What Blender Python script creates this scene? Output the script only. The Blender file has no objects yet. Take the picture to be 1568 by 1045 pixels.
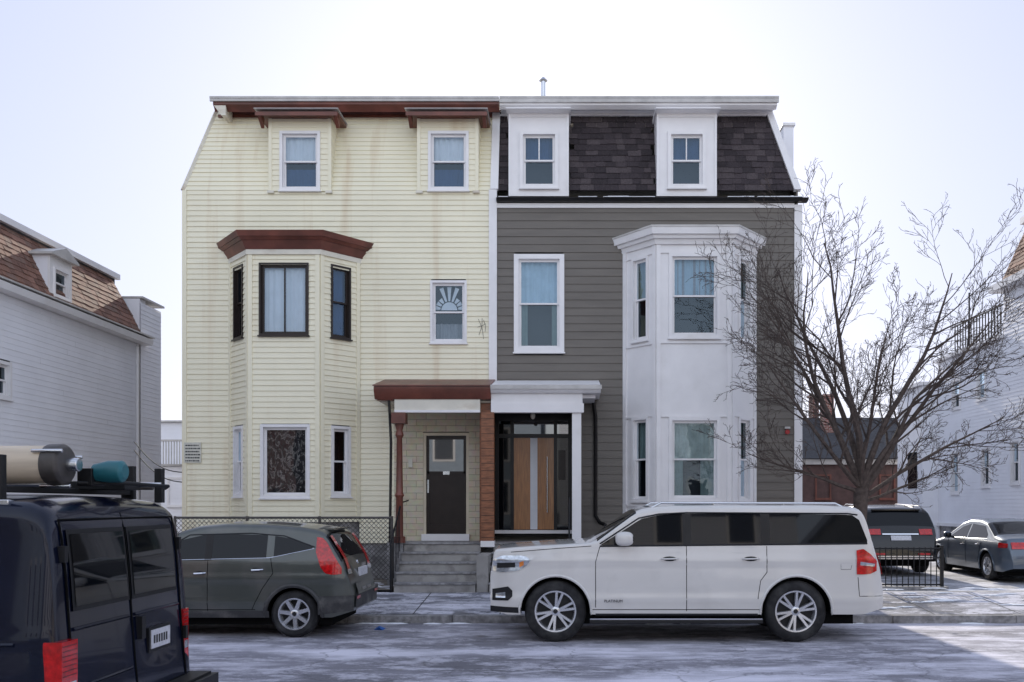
import bpy, math, random
import numpy as np
from mathutils import Vector, Matrix
random.seed(7)
R=math.radians
scene=bpy.context.scene
FPX=1400.0; CX=870.0; CY=774.0; CAMH=1.95; FY=19.4
def sx(px,Y=FY): return (px-CX)*Y/FPX
def sz(py,Y=FY): return CAMH+(CY-py)*Y/FPX

# ---------------------------------------------------------------- materials
def ramp(nt,stops):
    r=nt.nodes.new('ShaderNodeValToRGB')
    el=r.color_ramp.elements
    el[0].position=stops[0][0]; el[0].color=(*stops[0][1],1)
    el[1].position=stops[-1][0]; el[1].color=(*stops[-1][1],1)
    for p,c in stops[1:-1]:
        e=el.new(p); e.color=(*c,1)
    return r
def noise(nt,scale,detail=4,vec=None,stretch=None,rough=0.55):
    n=nt.nodes.new('ShaderNodeTexNoise'); n.inputs['Scale'].default_value=scale
    n.inputs['Detail'].default_value=detail; n.inputs['Roughness'].default_value=rough
    tc=nt.nodes.new('ShaderNodeTexCoord')
    if stretch:
        mp=nt.nodes.new('ShaderNodeMapping'); mp.inputs['Scale'].default_value=stretch
        nt.links.new(tc.outputs['Object'],mp.inputs['Vector']); nt.links.new(mp.outputs[0],n.inputs['Vector'])
    else: nt.links.new(tc.outputs['Object'],n.inputs['Vector'])
    return n
def mixc(nt,fac,a,b,mode='MIX'):
    m=nt.nodes.new('ShaderNodeMix'); m.data_type='RGBA'; m.blend_type=mode
    for i,v in ((0,fac),(6,a),(7,b)):
        if hasattr(v,'links') or hasattr(v,'is_linked'): nt.links.new(v,m.inputs[i])
        elif i==0: m.inputs[0].default_value=v
        else: m.inputs[i].default_value=(*v,1)
    return m.outputs[2]
MATS={}
def mat(name,col,rough=0.6,metal=0.0,var=0.12,vs=3.0,stretch=None,bump=0.0,bs=60,coat=0.0,dirt=None,spec=0.5,dirtscale=1.2,dlo=0.5,dhi=0.75,dstretch=None):
    m=bpy.data.materials.new(name); m.use_nodes=True; nt=m.node_tree
    b=nt.nodes['Principled BSDF']
    b.inputs['Roughness'].default_value=rough; b.inputs['Metallic'].default_value=metal
    b.inputs['Specular IOR Level'].default_value=spec
    if coat: b.inputs['Coat Weight'].default_value=coat; b.inputs['Coat Roughness'].default_value=0.04
    if var>0:
        n=noise(nt,vs,3,stretch=stretch)
        lo=tuple(c*(1-var) for c in col); hi=tuple(min(1,c*(1+var)) for c in col)
        r=ramp(nt,[(0.3,lo),(0.7,hi)]); nt.links.new(n.outputs['Fac'],r.inputs[0]); out=r.outputs[0]
        if dirt:
            n2=noise(nt,dirtscale,4,stretch=dstretch)
            r2=ramp(nt,[(dlo,(0,0,0)),(dhi,(1,1,1))]); nt.links.new(n2.outputs['Fac'],r2.inputs[0])
            out=mixc(nt,r2.outputs[0],out,dirt)
        nt.links.new(out,b.inputs['Base Color'])
    else: b.inputs['Base Color'].default_value=(*col,1)
    if bump>0:
        n3=noise(nt,bs,2); bp=nt.nodes.new('ShaderNodeBump'); bp.inputs['Strength'].default_value=bump; bp.inputs['Distance'].default_value=0.02
        nt.links.new(n3.outputs['Fac'],bp.inputs['Height']); nt.links.new(bp.outputs[0],b.inputs['Normal'])
    MATS[name]=m; return m
def glassmat(name,tint,fac,rough=0.01,wav=0.0):
    m=bpy.data.materials.new(name); m.use_nodes=True; nt=m.node_tree
    nt.nodes.remove(nt.nodes['Principled BSDF']); o=nt.nodes['Material Output']
    t=nt.nodes.new('ShaderNodeBsdfTransparent'); t.inputs[0].default_value=(*tint,1)
    g=nt.nodes.new('ShaderNodeBsdfGlossy'); g.inputs['Roughness'].default_value=rough; g.inputs['Color'].default_value=(.72,.88,1,1)
    fr=nt.nodes.new('ShaderNodeLayerWeight'); fr.inputs[0].default_value=0.25
    ma=nt.nodes.new('ShaderNodeMath'); ma.operation='MULTIPLY_ADD'; ma.inputs[1].default_value=0.7; ma.inputs[2].default_value=fac; ma.use_clamp=True
    nt.links.new(fr.outputs['Fresnel'],ma.inputs[0])
    x=nt.nodes.new('ShaderNodeMixShader'); nt.links.new(ma.outputs[0],x.inputs[0]); nt.links.new(t.outputs[0],x.inputs[1]); nt.links.new(g.outputs[0],x.inputs[2])
    nt.links.new(x.outputs[0],o.inputs['Surface'])
    if wav:
        n3=noise(nt,1.7,2); bp=nt.nodes.new('ShaderNodeBump'); bp.inputs['Strength'].default_value=wav; bp.inputs['Distance'].default_value=0.05
        nt.links.new(n3.outputs['Fac'],bp.inputs['Height']); nt.links.new(bp.outputs[0],g.inputs['Normal'])
    MATS[name]=m
def darkglass(name,col,fac,spec=.3):
    m=bpy.data.materials.new(name); m.use_nodes=True; nt=m.node_tree
    b=nt.nodes['Principled BSDF']; o=nt.nodes['Material Output']
    b.inputs['Base Color'].default_value=(*col,1); b.inputs['Roughness'].default_value=0.03; b.inputs['Specular IOR Level'].default_value=spec
    if fac>0:
        g=nt.nodes.new('ShaderNodeBsdfGlossy'); g.inputs['Roughness'].default_value=0.02
        x=nt.nodes.new('ShaderNodeMixShader'); x.inputs[0].default_value=fac
        nt.links.new(b.outputs[0],x.inputs[1]); nt.links.new(g.outputs[0],x.inputs[2]); nt.links.new(x.outputs[0],o.inputs['Surface'])
    MATS[name]=m

mat('yellow_siding',(.84,.785,.60),.5,var=.035,vs=1.2,dirt=(.58,.42,.24),dirtscale=1.0,dlo=.56,dhi=.95,dstretch=(2.6,1,.16),bump=.05,bs=25)
mat('gray_siding',(.145,.128,.110),.55,var=.10,vs=2.0,stretch=(.5,1,4),bump=.06,bs=40)
mat('white_trim',(.80,.78,.78),.45,var=.04,vs=2.5,dirt=(.66,.63,.60),dlo=.6,dhi=.9)
mat('old_trim',(.72,.68,.58),.6,var=.08,vs=3,dirt=(.42,.30,.2),dlo=.55,dhi=.85,dstretch=(1,1,3))
mat('white_siding',(.84,.84,.88),.5,var=.04,vs=1.5)
mat('brown_trim',(.15,.047,.031),.4,var=.3,vs=3,dirt=(.085,.03,.02),bump=.05)
mat('black_trim',(.014,.013,.014),.35,var=.2,spec=.3)
mat('gutter_gray',(.5,.48,.46),.45,var=.15,vs=4)
mat('sheathing',(.25,.24,.22),.8,var=.1)
mat('interior_dark',(.016,.020,.028),.9,var=.4,vs=2)
mat('curtain_white',(.74,.76,.80),.8,var=.05,vs=4)
mat('curtain_gray',(.30,.31,.34),.8,var=.1,vs=4)
mat('curtain_reflection_blue',(.025,.070,.17),.8,var=.15,vs=4)  # blue curtains; in the gray dormers, painted sky reflection in the upper sash
mat('sky_reflection',(.38,.51,.60),.8,var=.08,vs=4)  # sheet colour standing in for sky reflected in the upper sashes
mat('tree_reflection_pale',(.44,.50,.46),.8,var=.2,vs=5)  # whitish green painted in for the tree reflected in the bay glass
mat('shade_green',(.17,.235,.225),.8,var=.15,vs=4)
for i,c in enumerate([(.062,.050,.054),(.048,.039,.043),(.078,.064,.067),(.040,.033,.036)]): mat('dark_shingle_%d'%i,c,.9,var=.25,vs=30,bump=.3,bs=200,spec=.2)
for i,c in enumerate([(.22,.11,.075),(.17,.085,.06),(.27,.14,.10),(.20,.12,.09)]): mat('brown_shingle_%d'%i,c,.85,var=.2,vs=20)
mat('concrete',(.34,.32,.30),.85,var=.2,vs=2,dirt=(.15,.14,.13),dirtscale=3,bump=.25,bs=60)
mat('granite',(.28,.27,.27),.8,var=.35,vs=12,dirt=(.09,.085,.085),dirtscale=2.5,bump=.3,bs=90)
mat('wood_door',(.34,.145,.045),.35,var=.25,vs=4,stretch=(12,12,.8),coat=.2)
mat('wood_post',(.24,.09,.04),.5,var=.35,vs=3,stretch=(2,2,9))
mat('door_brown',(.028,.02,.017),.35,var=.15,vs=5,spec=.3)
mat('steel',(.65,.65,.66),.22,1.0,var=.05)
mat('chrome',(.82,.82,.84),.1,1.0,var=0)
mat('black_plastic',(.014,.014,.016),.5,var=.15,vs=8,spec=.3)
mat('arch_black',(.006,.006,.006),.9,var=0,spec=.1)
mat('tyre',(.018,.018,.020),.75,var=.3,vs=8,dirt=(.07,.07,.07),dirtscale=5,dlo=.45,dhi=.9,spec=.3)
mat('rim_silver',(.66,.67,.70),.26,.8,var=.08,vs=6)
mat('rim_dark',(.014,.014,.016),.5,.2,var=.1)
mat('paint_white',(.66,.64,.615),.28,0,var=.03,vs=1.5,coat=1,dirt=(.50,.48,.46),dirtscale=1.6,dlo=.55,dhi=.95)
mat('paint_gray',(.080,.088,.080),.33,.35,var=.08,vs=2,coat=.8,dirt=(.15,.14,.13),dirtscale=2,dlo=.48,dhi=.95)
mat('paint_navy',(.0028,.0055,.020),.24,.0,var=.3,vs=2,coat=.4,dirt=(.010,.013,.028),dirtscale=2.2,dlo=.5,dhi=.95,spec=.25)
mat('paint_black',(.008,.008,.010),.25,0,var=.2,coat=.6,dirt=(.04,.04,.04),dlo=.5,dhi=.95,spec=.3)
mat('paint_bluegray',(.10,.13,.17),.35,.4,var=.08,coat=.8)
mat('cladding',(.04,.04,.042),.6,var=.2,vs=6,dirt=(.13,.125,.12),dirtscale=4)
mat('red_light',(.50,.008,.010),.12,0,var=.4,vs=22,coat=.6)
mat('amber_light',(.75,.22,.03),.15,0,var=.1,coat=1)
mat('clear_light',(.55,.58,.62),.12,.6,var=.35,vs=18,coat=1)
mat('plate',(.62,.62,.66),.45,var=.15,vs=25)
mat('bark',(.085,.066,.058),.9,var=.35,vs=14,bump=.5,bs=60,spec=.2)
mat('iron',(.014,.014,.016),.5,var=.2,spec=.3)
mat('galv',(.08,.072,.068),.5,.3,var=.3,vs=9)
mat('snow',(.85,.86,.90),.6,var=.05,vs=6,bump=.3,bs=20)
mat('tube_beige',(.62,.52,.40),.6,var=.12,vs=5,stretch=(.4,3,3))
mat('teal',(.02,.15,.18),.4,var=.2)
mat('rubber_black',(.012,.012,.013),.55,var=.2,spec=.3)
mat('sign_white',(.62,.60,.52),.6,var=.1,vs=12)
mat('text_dark',(.04,.04,.04),.7,var=0)
mat('scribble',(.16,.15,.12),.7,var=0)
mat('litter_blue',(.02,.10,.35),.6,var=.3,vs=20)
mat('red_small',(.35,.03,.03),.5,var=0)
mat('asphalt_roof',(.05,.05,.055),.9,var=.3,vs=8)
mat('dark_wall',(.09,.05,.045),.8,var=.3,vs=3)
mat('beige_wall',(.62,.55,.42),.7,var=.08)
mat('blue_wall',(.32,.38,.45),.7,var=.08)
mat('brick_red',(.20,.065,.045),.85,var=.25,vs=9)
mat('soil',(.16,.14,.12),.95,var=.4,vs=4,dirt=(.5,.5,.54),dirtscale=3,dlo=.52,dhi=.58,bump=.6,bs=20)
glassmat('window_glass',(.82,.87,.90),.055,wav=.06)
glassmat('window_glass_dark',(.5,.55,.6),.06,wav=.06)
darkglass('car_glass',(.004,.005,.007),.0,.32)
darkglass('opp_glass',(.03,.035,.04),.10)
darkglass('door_glass',(.04,.045,.05),.18)
darkglass('car_glass_brown',(.030,.020,.015),.03)

def brickmat(name,c1,c2,mortar,scale,bw,rh,ms=.012,swap=True,rough=.8):
    m=bpy.data.materials.new(name); m.use_nodes=True; nt=m.node_tree; b=nt.nodes['Principled BSDF']; b.inputs['Roughness'].default_value=rough
    tc=nt.nodes.new('ShaderNodeTexCoord'); s=nt.nodes.new('ShaderNodeSeparateXYZ'); c=nt.nodes.new('ShaderNodeCombineXYZ')
    ad=nt.nodes.new('ShaderNodeMath'); ad.operation='ADD'
    nt.links.new(tc.outputs['Object'],s.inputs[0]); nt.links.new(s.outputs[0],ad.inputs[0]); nt.links.new(s.outputs[1],ad.inputs[1])
    nt.links.new(ad.outputs[0],c.inputs[0]); nt.links.new(s.outputs[2],c.inputs[1])
    t=nt.nodes.new('ShaderNodeTexBrick'); t.inputs['Scale'].default_value=scale; t.inputs['Color1'].default_value=(*c1,1); t.inputs['Color2'].default_value=(*c2,1); t.inputs['Mortar'].default_value=(*mortar,1)
    t.inputs['Brick Width'].default_value=bw; t.inputs['Row Height'].default_value=rh; t.inputs['Mortar Size'].default_value=ms
    nt.links.new(c.outputs[0],t.inputs['Vector'])
    n=noise(nt,9,3); col=mixc(nt,.25,t.outputs['Color'],n.outputs['Color'],'OVERLAY'); nt.links.new(col,b.inputs['Base Color'])
    bp=nt.nodes.new('ShaderNodeBump'); bp.inputs['Strength'].default_value=.4; bp.inputs['Distance'].default_value=.01; bp.invert=True
    nt.links.new(t.outputs['Fac'],bp.inputs['Height']); nt.links.new(bp.outputs[0],b.inputs['Normal']); MATS[name]=m
brickmat('tile_wall',(.56,.50,.37),(.63,.56,.43),(.38,.33,.25),1,.42,.13,.007)
brickmat('brick',(.22,.07,.05),(.16,.05,.04),(.3,.27,.25),1,.22,.075,.01)
brickmat('siding_far',(.72,.74,.80),(.70,.72,.78),(.42,.44,.50),1,6.0,.12,.012)

def wavemat():
    m=bpy.data.materials.new('print_fabric'); m.use_nodes=True; nt=m.node_tree; b=nt.nodes['Principled BSDF']; b.inputs['Roughness'].default_value=.8
    n=noise(nt,5.0,3,stretch=(1.3,1,.8)); n.inputs['Distortion'].default_value=2.2
    r=ramp(nt,[(.42,(.012,.011,.012)),(.52,(.03,.025,.025)),(.56,(.40,.35,.31)),(.62,(.05,.045,.045)),(.75,(.30,.27,.25))]); nt.links.new(n.outputs['Fac'],r.inputs[0]); nt.links.new(r.outputs[0],b.inputs['Base Color']); MATS['print_fabric']=m
wavemat()

def roadmat(name,dark,mid,light,wet,frost=.6,crack=.3,fr0=.50,fr1=.57):
    m=bpy.data.materials.new(name); m.use_nodes=True; nt=m.node_tree; b=nt.nodes['Principled BSDF']
    a=noise(nt,.55,6,stretch=(.40,1.4,1),rough=.65); ra=ramp(nt,[(.36,dark),(.5,mid),(.64,light)]); nt.links.new(a.outputs['Fac'],ra.inputs[0])
    f=noise(nt,60,2); fine=mixc(nt,.4,ra.outputs[0],f.outputs['Fac'],'OVERLAY')
    n2=noise(nt,2.2,8,stretch=(.6,1.2,1),rough=.8); r2=ramp(nt,[(fr0,(0,0,0)),(fr1,(1,1,1))]); nt.links.new(n2.outputs['Fac'],r2.inputs[0])
    m2=nt.nodes.new('ShaderNodeMath'); m2.operation='MULTIPLY'; m2.inputs[1].default_value=frost; nt.links.new(r2.outputs[0],m2.inputs[0])
    c=mixc(nt,m2.outputs[0],fine,light)
    v=nt.nodes.new('ShaderNodeTexVoronoi'); v.feature='DISTANCE_TO_EDGE'; v.inputs['Scale'].default_value=.42
    tc=nt.nodes.new('ShaderNodeTexCoord'); nn=noise(nt,1.6,5); vm=nt.nodes.new('ShaderNodeVectorMath'); vm.operation='MULTIPLY_ADD'; vm.inputs[1].default_value=(1.3,1.3,0)
    nt.links.new(nn.outputs['Color'],vm.inputs[0]); nt.links.new(tc.outputs['Object'],vm.inputs[2]); nt.links.new(vm.outputs[0],v.inputs['Vector'])
    rc=ramp(nt,[(.0,(1,1,1)),(.010,(0,0,0))]); nt.links.new(v.outputs['Distance'],rc.inputs[0])
    mc=nt.nodes.new('ShaderNodeMath'); mc.operation='MULTIPLY'; mc.inputs[1].default_value=crack; nt.links.new(rc.outputs[0],mc.inputs[0])
    c=mixc(nt,mc.outputs[0],c,tuple(x*.4 for x in dark))
    w=noise(nt,.9,4); rw=ramp(nt,[(wet,(0,0,0)),(wet+.05,(1,1,1))]); nt.links.new(w.outputs['Fac'],rw.inputs[0])
    mw=nt.nodes.new('ShaderNodeMath'); mw.operation='MULTIPLY'; mw.inputs[1].default_value=.7; nt.links.new(rw.outputs[0],mw.inputs[0])
    c=mixc(nt,mw.outputs[0],c,tuple(x*.45 for x in dark))
    nt.links.new(c,b.inputs['Base Color'])
    rr=nt.nodes.new('ShaderNodeMapRange'); rr.inputs['To Min'].default_value=.8; rr.inputs['To Max'].default_value=.3; nt.links.new(rw.outputs[0],rr.inputs['Value']); nt.links.new(rr.outputs[0],b.inputs['Roughness'])
    bp=nt.nodes.new('ShaderNodeBump'); bp.inputs['Strength'].default_value=.35; bp.inputs['Distance'].default_value=.01; nt.links.new(f.outputs['Fac'],bp.inputs['Height']); nt.links.new(bp.outputs[0],b.inputs['Normal'])
    MATS[name]=m
roadmat('asphalt',(.15,.145,.165),(.27,.262,.30),(.74,.72,.80),.64,.55,.5,.485,.57)
roadmat('paving',(.08,.08,.095),(.17,.17,.195),(.72,.71,.78),.60,.7,.5,.49,.55)
roadmat('lot_asphalt',(.16,.16,.17),(.28,.28,.30),(.74,.73,.78),.66)

# ---------------------------------------------------------------- mesh builder
class MB:
    def __init__(s): s.v=[]; s.f=[]; s.m=[]; s.mats=[]; s.sm=[]
    def mi(s,name):
        if name not in s.mats: s.mats.append(name)
        return s.mats.index(name)
    def face(s,pts,mat,smooth=False):
        i=len(s.v); s.v.extend([tuple(p) for p in pts]); s.f.append(list(range(i,i+len(pts)))); s.m.append(s.mi(mat)); s.sm.append(smooth)
    def mesh(s,vs,fs,mat,smooth=False):
        i=len(s.v); s.v.extend([tuple(p) for p in vs]); k=s.mi(mat)
        for f in fs: s.f.append([a+i for a in f]); s.m.append(k); s.sm.append(smooth)
    def box(s,x0,x1,y0,y1,z0,z1,mat):
        vs=[(x,y,z) for z in (z0,z1) for y in (y0,y1) for x in (x0,x1)]
        s.mesh(vs,[(0,2,3,1),(4,5,7,6),(0,1,5,4),(2,6,7,3),(0,4,6,2),(1,3,7,5)],mat)
    def obox(s,pl,u0,u1,v0,v1,n0,n1,mat):
        vs=[pl.pt(u,v,n) for n in (n0,n1) for v in (v0,v1) for u in (u0,u1)]
        s.mesh(vs,[(0,2,3,1),(4,5,7,6),(0,1,5,4),(2,6,7,3),(0,4,6,2),(1,3,7,5)],mat)
    def tube(s,pts,rads,mat,n=8,cap=True):
        pts=[Vector(p) for p in pts]; vs=[]; 
        up=Vector((0,0,1))
        d0=(pts[-1]-pts[0]).normalized()
        if abs(d0.z)>.9: up=Vector((1,0,0))
        cs=[(math.cos(2*math.pi*k/n),math.sin(2*math.pi*k/n)) for k in range(n)]
        for i,p in enumerate(pts):
            a=pts[max(0,i-1)]; b=pts[min(len(pts)-1,i+1)]; d=(b-a).normalized()
            e1=d.cross(up).normalized(); e2=d.cross(e1)
            r=rads[i] if isinstance(rads,(list,tuple)) else rads
            for c_,s_ in cs: vs.append(p+e1*(c_*r)+e2*(s_*r))
        fs=[]
        for i in range(len(pts)-1):
            for k in range(n): fs.append((i*n+k,i*n+(k+1)%n,(i+1)*n+(k+1)%n,(i+1)*n+k))
        if cap: fs.append(tuple(range(n))); fs.append(tuple(range((len(pts)-1)*n,len(pts)*n))[::-1])
        s.mesh(vs,fs,mat,True)
    def lathe_y(s,c,prof,mat,n=32):
        vs=[];fs=[]
        for r,y in prof:
            for k in range(n):
                t=2*math.pi*k/n; vs.append((c[0]+r*math.cos(t),c[1]+y,c[2]+r*math.sin(t)))
        for i in range(len(prof)-1):
            for k in range(n): fs.append((i*n+k,i*n+(k+1)%n,(i+1)*n+(k+1)%n,(i+1)*n+k))
        s.mesh(vs,fs,mat,True)
    def ellip(s,c,r,mat,p=.6,nu=20,nv=12):
        vs=[];fs=[]
        sg=lambda a:(abs(a)**p)*(1 if a>=0 else -1)
        for j in range(nv+1):
            ph=-math.pi/2+math.pi*j/nv
            for i in range(nu):
                th=2*math.pi*i/nu
                vs.append((c[0]+r[0]*sg(math.cos(ph))*sg(math.cos(th)),c[1]+r[1]*sg(math.cos(ph))*sg(math.sin(th)),c[2]+r[2]*sg(math.sin(ph))))
        for j in range(nv):
            for i in range(nu): fs.append((j*nu+i,j*nu+(i+1)%nu,(j+1)*nu+(i+1)%nu,(j+1)*nu+i))
        s.mesh(vs,fs,mat,True)
    def prism(s,poly,y0,y1,mat,axis='y'):
        f={'y':lambda a,b,t:(a,t,b),'x':lambda a,b,t:(t,a,b),'z':lambda a,b,t:(a,b,t)}[axis]
        n=len(poly); vs=[f(a,b,y0) for a,b in poly]+[f(a,b,y1) for a,b in poly]
        fs=[tuple(range(n))[::-1],tuple(range(n,2*n))]+[(i,(i+1)%n,n+(i+1)%n,n+i) for i in range(n)]
        s.mesh(vs,fs,mat)
    def done(s,name,parent=None,bevel=0,merge=False):
        me=bpy.data.meshes.new(name); me.from_pydata(s.v,[],s.f); 
        for k in s.mats: me.materials.append(MATS[k])
        me.polygons.foreach_set('material_index',s.m); me.polygons.foreach_set('use_smooth',s.sm); me.update()
        import bmesh
        bm=bmesh.new(); bm.from_mesh(me)
        if merge: bmesh.ops.remove_doubles(bm,verts=bm.verts,dist=.0005)
        bmesh.ops.recalc_face_normals(bm,faces=bm.faces); bm.to_mesh(me); bm.free()
        try: me.set_sharp_from_angle(angle=R(38))
        except Exception: pass
        o=bpy.data.objects.new(name,me); scene.collection.objects.link(o)
        if parent: o.parent=parent
        if bevel:
            b=o.modifiers.new('bevel','BEVEL'); b.width=bevel; b.segments=2; b.limit_method='ANGLE'
        return o
def empty(name,loc=(0,0,0),rz=0):
    e=bpy.data.objects.new(name,None); scene.collection.objects.link(e); e.location=loc; e.rotation_euler=(0,0,rz); return e
class PL:
    def __init__(s,O,U,V,N): s.O=Vector(O); s.U=Vector(U).normalized(); s.V=Vector(V).normalized(); s.N=Vector(N).normalized()
    def pt(s,u,v,n=0): return s.O+s.U*u+s.V*v+s.N*n
FRONT=PL((0,FY,0),(1,0,0),(0,0,1),(0,-1,0))

def siding(mb,pl,uf0,uf1,v0,v1,ex,holes,mat,th=.018):
    f0=uf0 if callable(uf0) else (lambda v:uf0); f1=uf1 if callable(uf1) else (lambda v:uf1)
    v=v0
    while v<v1-.01:
        ve=min(v+ex,v1); vm=(v+ve)/2
        iv=[(f0(vm),f1(vm))]
        for (a,b,c,d) in holes:
            if c<vm<d:
                nv=[]
                for (p,q) in iv:
                    if b<=p or a>=q: nv.append((p,q))
                    else:
                        if a>p: nv.append((p,a))
                        if b<q: nv.append((b,q))
                iv=nv
        for (p,q) in iv:
            s=p
            while s<q-.001:
                L=random.uniform(2.0,3.7); e=min(q,s+L)
                if q-e<.4: e=q
                j=random.uniform(-.0016,.0016)
                A=pl.pt(s,v,th+j);B=pl.pt(e,v,th+j);C=pl.pt(e,ve,.001+j);D=pl.pt(s,ve,.001+j)
                mb.face([A,B,C,D],mat); mb.face([pl.pt(s,v,-.01),pl.pt(e,v,-.01),B,A],mat)
                s=e
        v=ve
def shingles(mb,pl,uf0,uf1,v0,v1,ex,holes,names,w=.3):
    v=v0; row=0
    while v<v1-.01:
        ve=min(v+ex,v1); vm=(v+ve)/2; a0=uf0(vm); a1=uf1(vm)
        u=a0-random.uniform(0,w)
        while u<a1:
            e=u+w*random.uniform(.55,1.15); p=max(u,a0)+.002; q=min(e,a1)-.002
            ok=q>p+.01 and not any(a<(p+q)/2<b and c<vm<d for a,b,c,d in holes)
            if ok:
                t=random.uniform(.010,.024); dz=random.uniform(-.012,.012) if row else 0
                A=pl.pt(p,v+dz,t);B=pl.pt(q,v+dz,t);C=pl.pt(q,ve+.02,.002);D=pl.pt(p,ve+.02,.002)
                m=random.choice(names); mb.face([A,B,C,D],m); mb.face([pl.pt(p,v+dz,-.01),pl.pt(q,v+dz,-.01),B,A],m)
            u=e
        v=ve; row+=1
def curtain(mb,pl,u0,u1,v0,v1,n,mat,amp=.012):
    N=max(6,int((u1-u0)/.02)); vs=[];fs=[]
    for i in range(N+1):
        u=u0+(u1-u0)*i/N; d=n+amp*math.sin(u*55)+amp*.5*math.sin(u*23+1)
        vs+= [pl.pt(u,v0,d),pl.pt(u,v1,d)]
    for i in range(N): fs.append((2*i,2*i+2,2*i+3,2*i+1))
    mb.mesh(vs,fs,mat,True)
def window(mb,pl,u0,u1,v0,v1,cas=.08,cm='white_trim',sm='white_trim',cur=(),rail=True,glass='window_glass',proud=.035,mull=False,blind=None,sill=True,depth=.38):
    a,b,c,d=u0+cas,u1-cas,v0+cas,v1-cas
    if cas>0.001:
        mb.obox(pl,u0,u1,d,v1,-.03,proud,cm); mb.obox(pl,u0,u1,v0,c,-.03,proud,cm)
        mb.obox(pl,u0,a,c,d,-.03,proud,cm); mb.obox(pl,b,u1,c,d,-.03,proud,cm)
        if sill: mb.obox(pl,u0-.02,u1+.02,v0-.03,v0-.001,-.03,proud+.03,cm)
    t=.018
    mb.obox(pl,a,a+t,c,d,-.13,-.031,sm); mb.obox(pl,b-t,b,c,d,-.13,-.031,sm); mb.obox(pl,a+t,b-t,c,c+t,-.13,-.031,sm); mb.obox(pl,a+t,b-t,d-t,d,-.13,-.031,sm)
    I='interior_dark'
    mb.face([pl.pt(a,c,-depth),pl.pt(b,c,-depth),pl.pt(b,d,-depth),pl.pt(a,d,-depth)],I)
    mb.face([pl.pt(a,c,-.131),pl.pt(a,c,-depth),pl.pt(a,d,-depth),pl.pt(a,d,-.131)],I); mb.face([pl.pt(b,c,-.131),pl.pt(b,c,-depth),pl.pt(b,d,-depth),pl.pt(b,d,-.131)],I)
    mb.face([pl.pt(a,c,-.131),pl.pt(b,c,-.131),pl.pt(b,c,-depth),pl.pt(a,c,-depth)],I); mb.face([pl.pt(a,d,-.131),pl.pt(b,d,-.131),pl.pt(b,d,-depth),pl.pt(a,d,-depth)],I)
    a+=t;b-=t;c+=t;d-=t; s=.035; mid=(c+d)/2
    def sash(A,B,C,D,n0,n1):
        mb.obox(pl,A,B,D-s,D,n0,n1,sm); mb.obox(pl,A,B,C,C+s,n0,n1,sm); mb.obox(pl,A,A+s,C+s,D-s,n0,n1,sm); mb.obox(pl,B-s,B,C+s,D-s,n0,n1,sm)
        n=(n0+n1)/2; mb.face([pl.pt(A+s,C+s,n),pl.pt(B-s,C+s,n),pl.pt(B-s,D-s,n),pl.pt(A+s,D-s,n)],glass)
    if rail:
        sash(a,b,mid-s/2,d,-.065,-.035); sash(a,b,c,mid+s/2,-.1,-.068)
    else: sash(a,b,c,d,-.075,-.045)
    if mull:
        x=(a+b)/2; mb.obox(pl,x-.012,x+.012,(mid if rail and mull=='top' else c)+s*.6,d-s-.001,-.06,-.03,sm)
    for (f0,f1,g0,g1,m) in cur:
        curtain(mb,pl,a+(b-a)*f0,a+(b-a)*f1,c+(d-c)*g0,c+(d-c)*g1,-.14,m)
    if blind:
        z=c+(d-c)*blind
        while z<d: mb.obox(pl,a,b,z,z+.022,-.15,-.146,'curtain_gray'); z+=.028

# ================================================================ YELLOW + GRAY row house
XL=sx(282); XM=sx(760); XR=sx(1222)
ZM=sz(292)
YT=20.0; ZT=sz(172,YT)
yh=empty('yellow_row_house'); gh=empty('gray_row_house')
VM=Vector((0,YT-FY,ZT-ZM)); LM=VM.length; VMn=VM.normalized(); NM=Vector((0,-VMn.z,VMn.y))
MANS=PL((0,FY,ZM),(1,0,0),VMn,NM)
def bay_planes(xb0,xb1,xf0,xf1,yf):
    pf=PL((0,yf,0),(1,0,0),(0,0,1),(0,-1,0))
    d=Vector((xf0-xb0,yf-FY,0)); lenl=d.length; pl=PL((xb0,FY,0),d,(0,0,1),Vector((d.y,-d.x,0)))
    d2=Vector((xb1-xf1,FY-yf,0)); pr=PL((xf1,yf,0),d2,(0,0,1),Vector((d2.y,-d2.x,0)))
    for p in (pl,pr):
        if p.N.y>0: p.N=-p.N
    return pl,pf,pr,lenl
YB=18.7
b1=(sx(352),sx(552),sx(380,YB),sx(490,YB)); pl1,pf1,pr1,bl1=bay_planes(*b1,YB)
b2=(sx(955),sx(1157),sx(1005,YB),sx(1120,YB)); pl2,pf2,pr2,bl2=bay_planes(*b2,YB)
w=MB()
mid_win=(sx(659),sx(715),sz(526),sz(430))
holes=[(b1[0]+.02,b1[1]-.02,-1,sz(375)),(mid_win[0]+.02,mid_win[1]-.02,mid_win[2]+.02,mid_win[3]-.02),(sx(604),XM+.3,-1,sz(626))]
siding(w,FRONT,XL,XM-.05,sz(832),ZM,.112,holes,'yellow_siding')
sl=(sx(333,YT)-XL)/LM
d1=(sx(412),sx(508)); d2=(sx(639),sx(733))
siding(w,MANS,lambda v:XL+sl*v,lambda v:XM-.05,0,LM,.112,[(d1[0]+.02,d1[1]-.02,-.1,LM-.12),(d2[0]+.02,d2[1]-.02,-.1,LM-.12)],'yellow_siding')
zbt=sz(383,YB); zbb=sz(800,YB)
W1b=(sx(397,YB),sx(473,YB),sz(514,YB),sz(403,YB)); W1a=(sx(399,YB),sx(475,YB),sz(763,YB),sz(650,YB))
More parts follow.
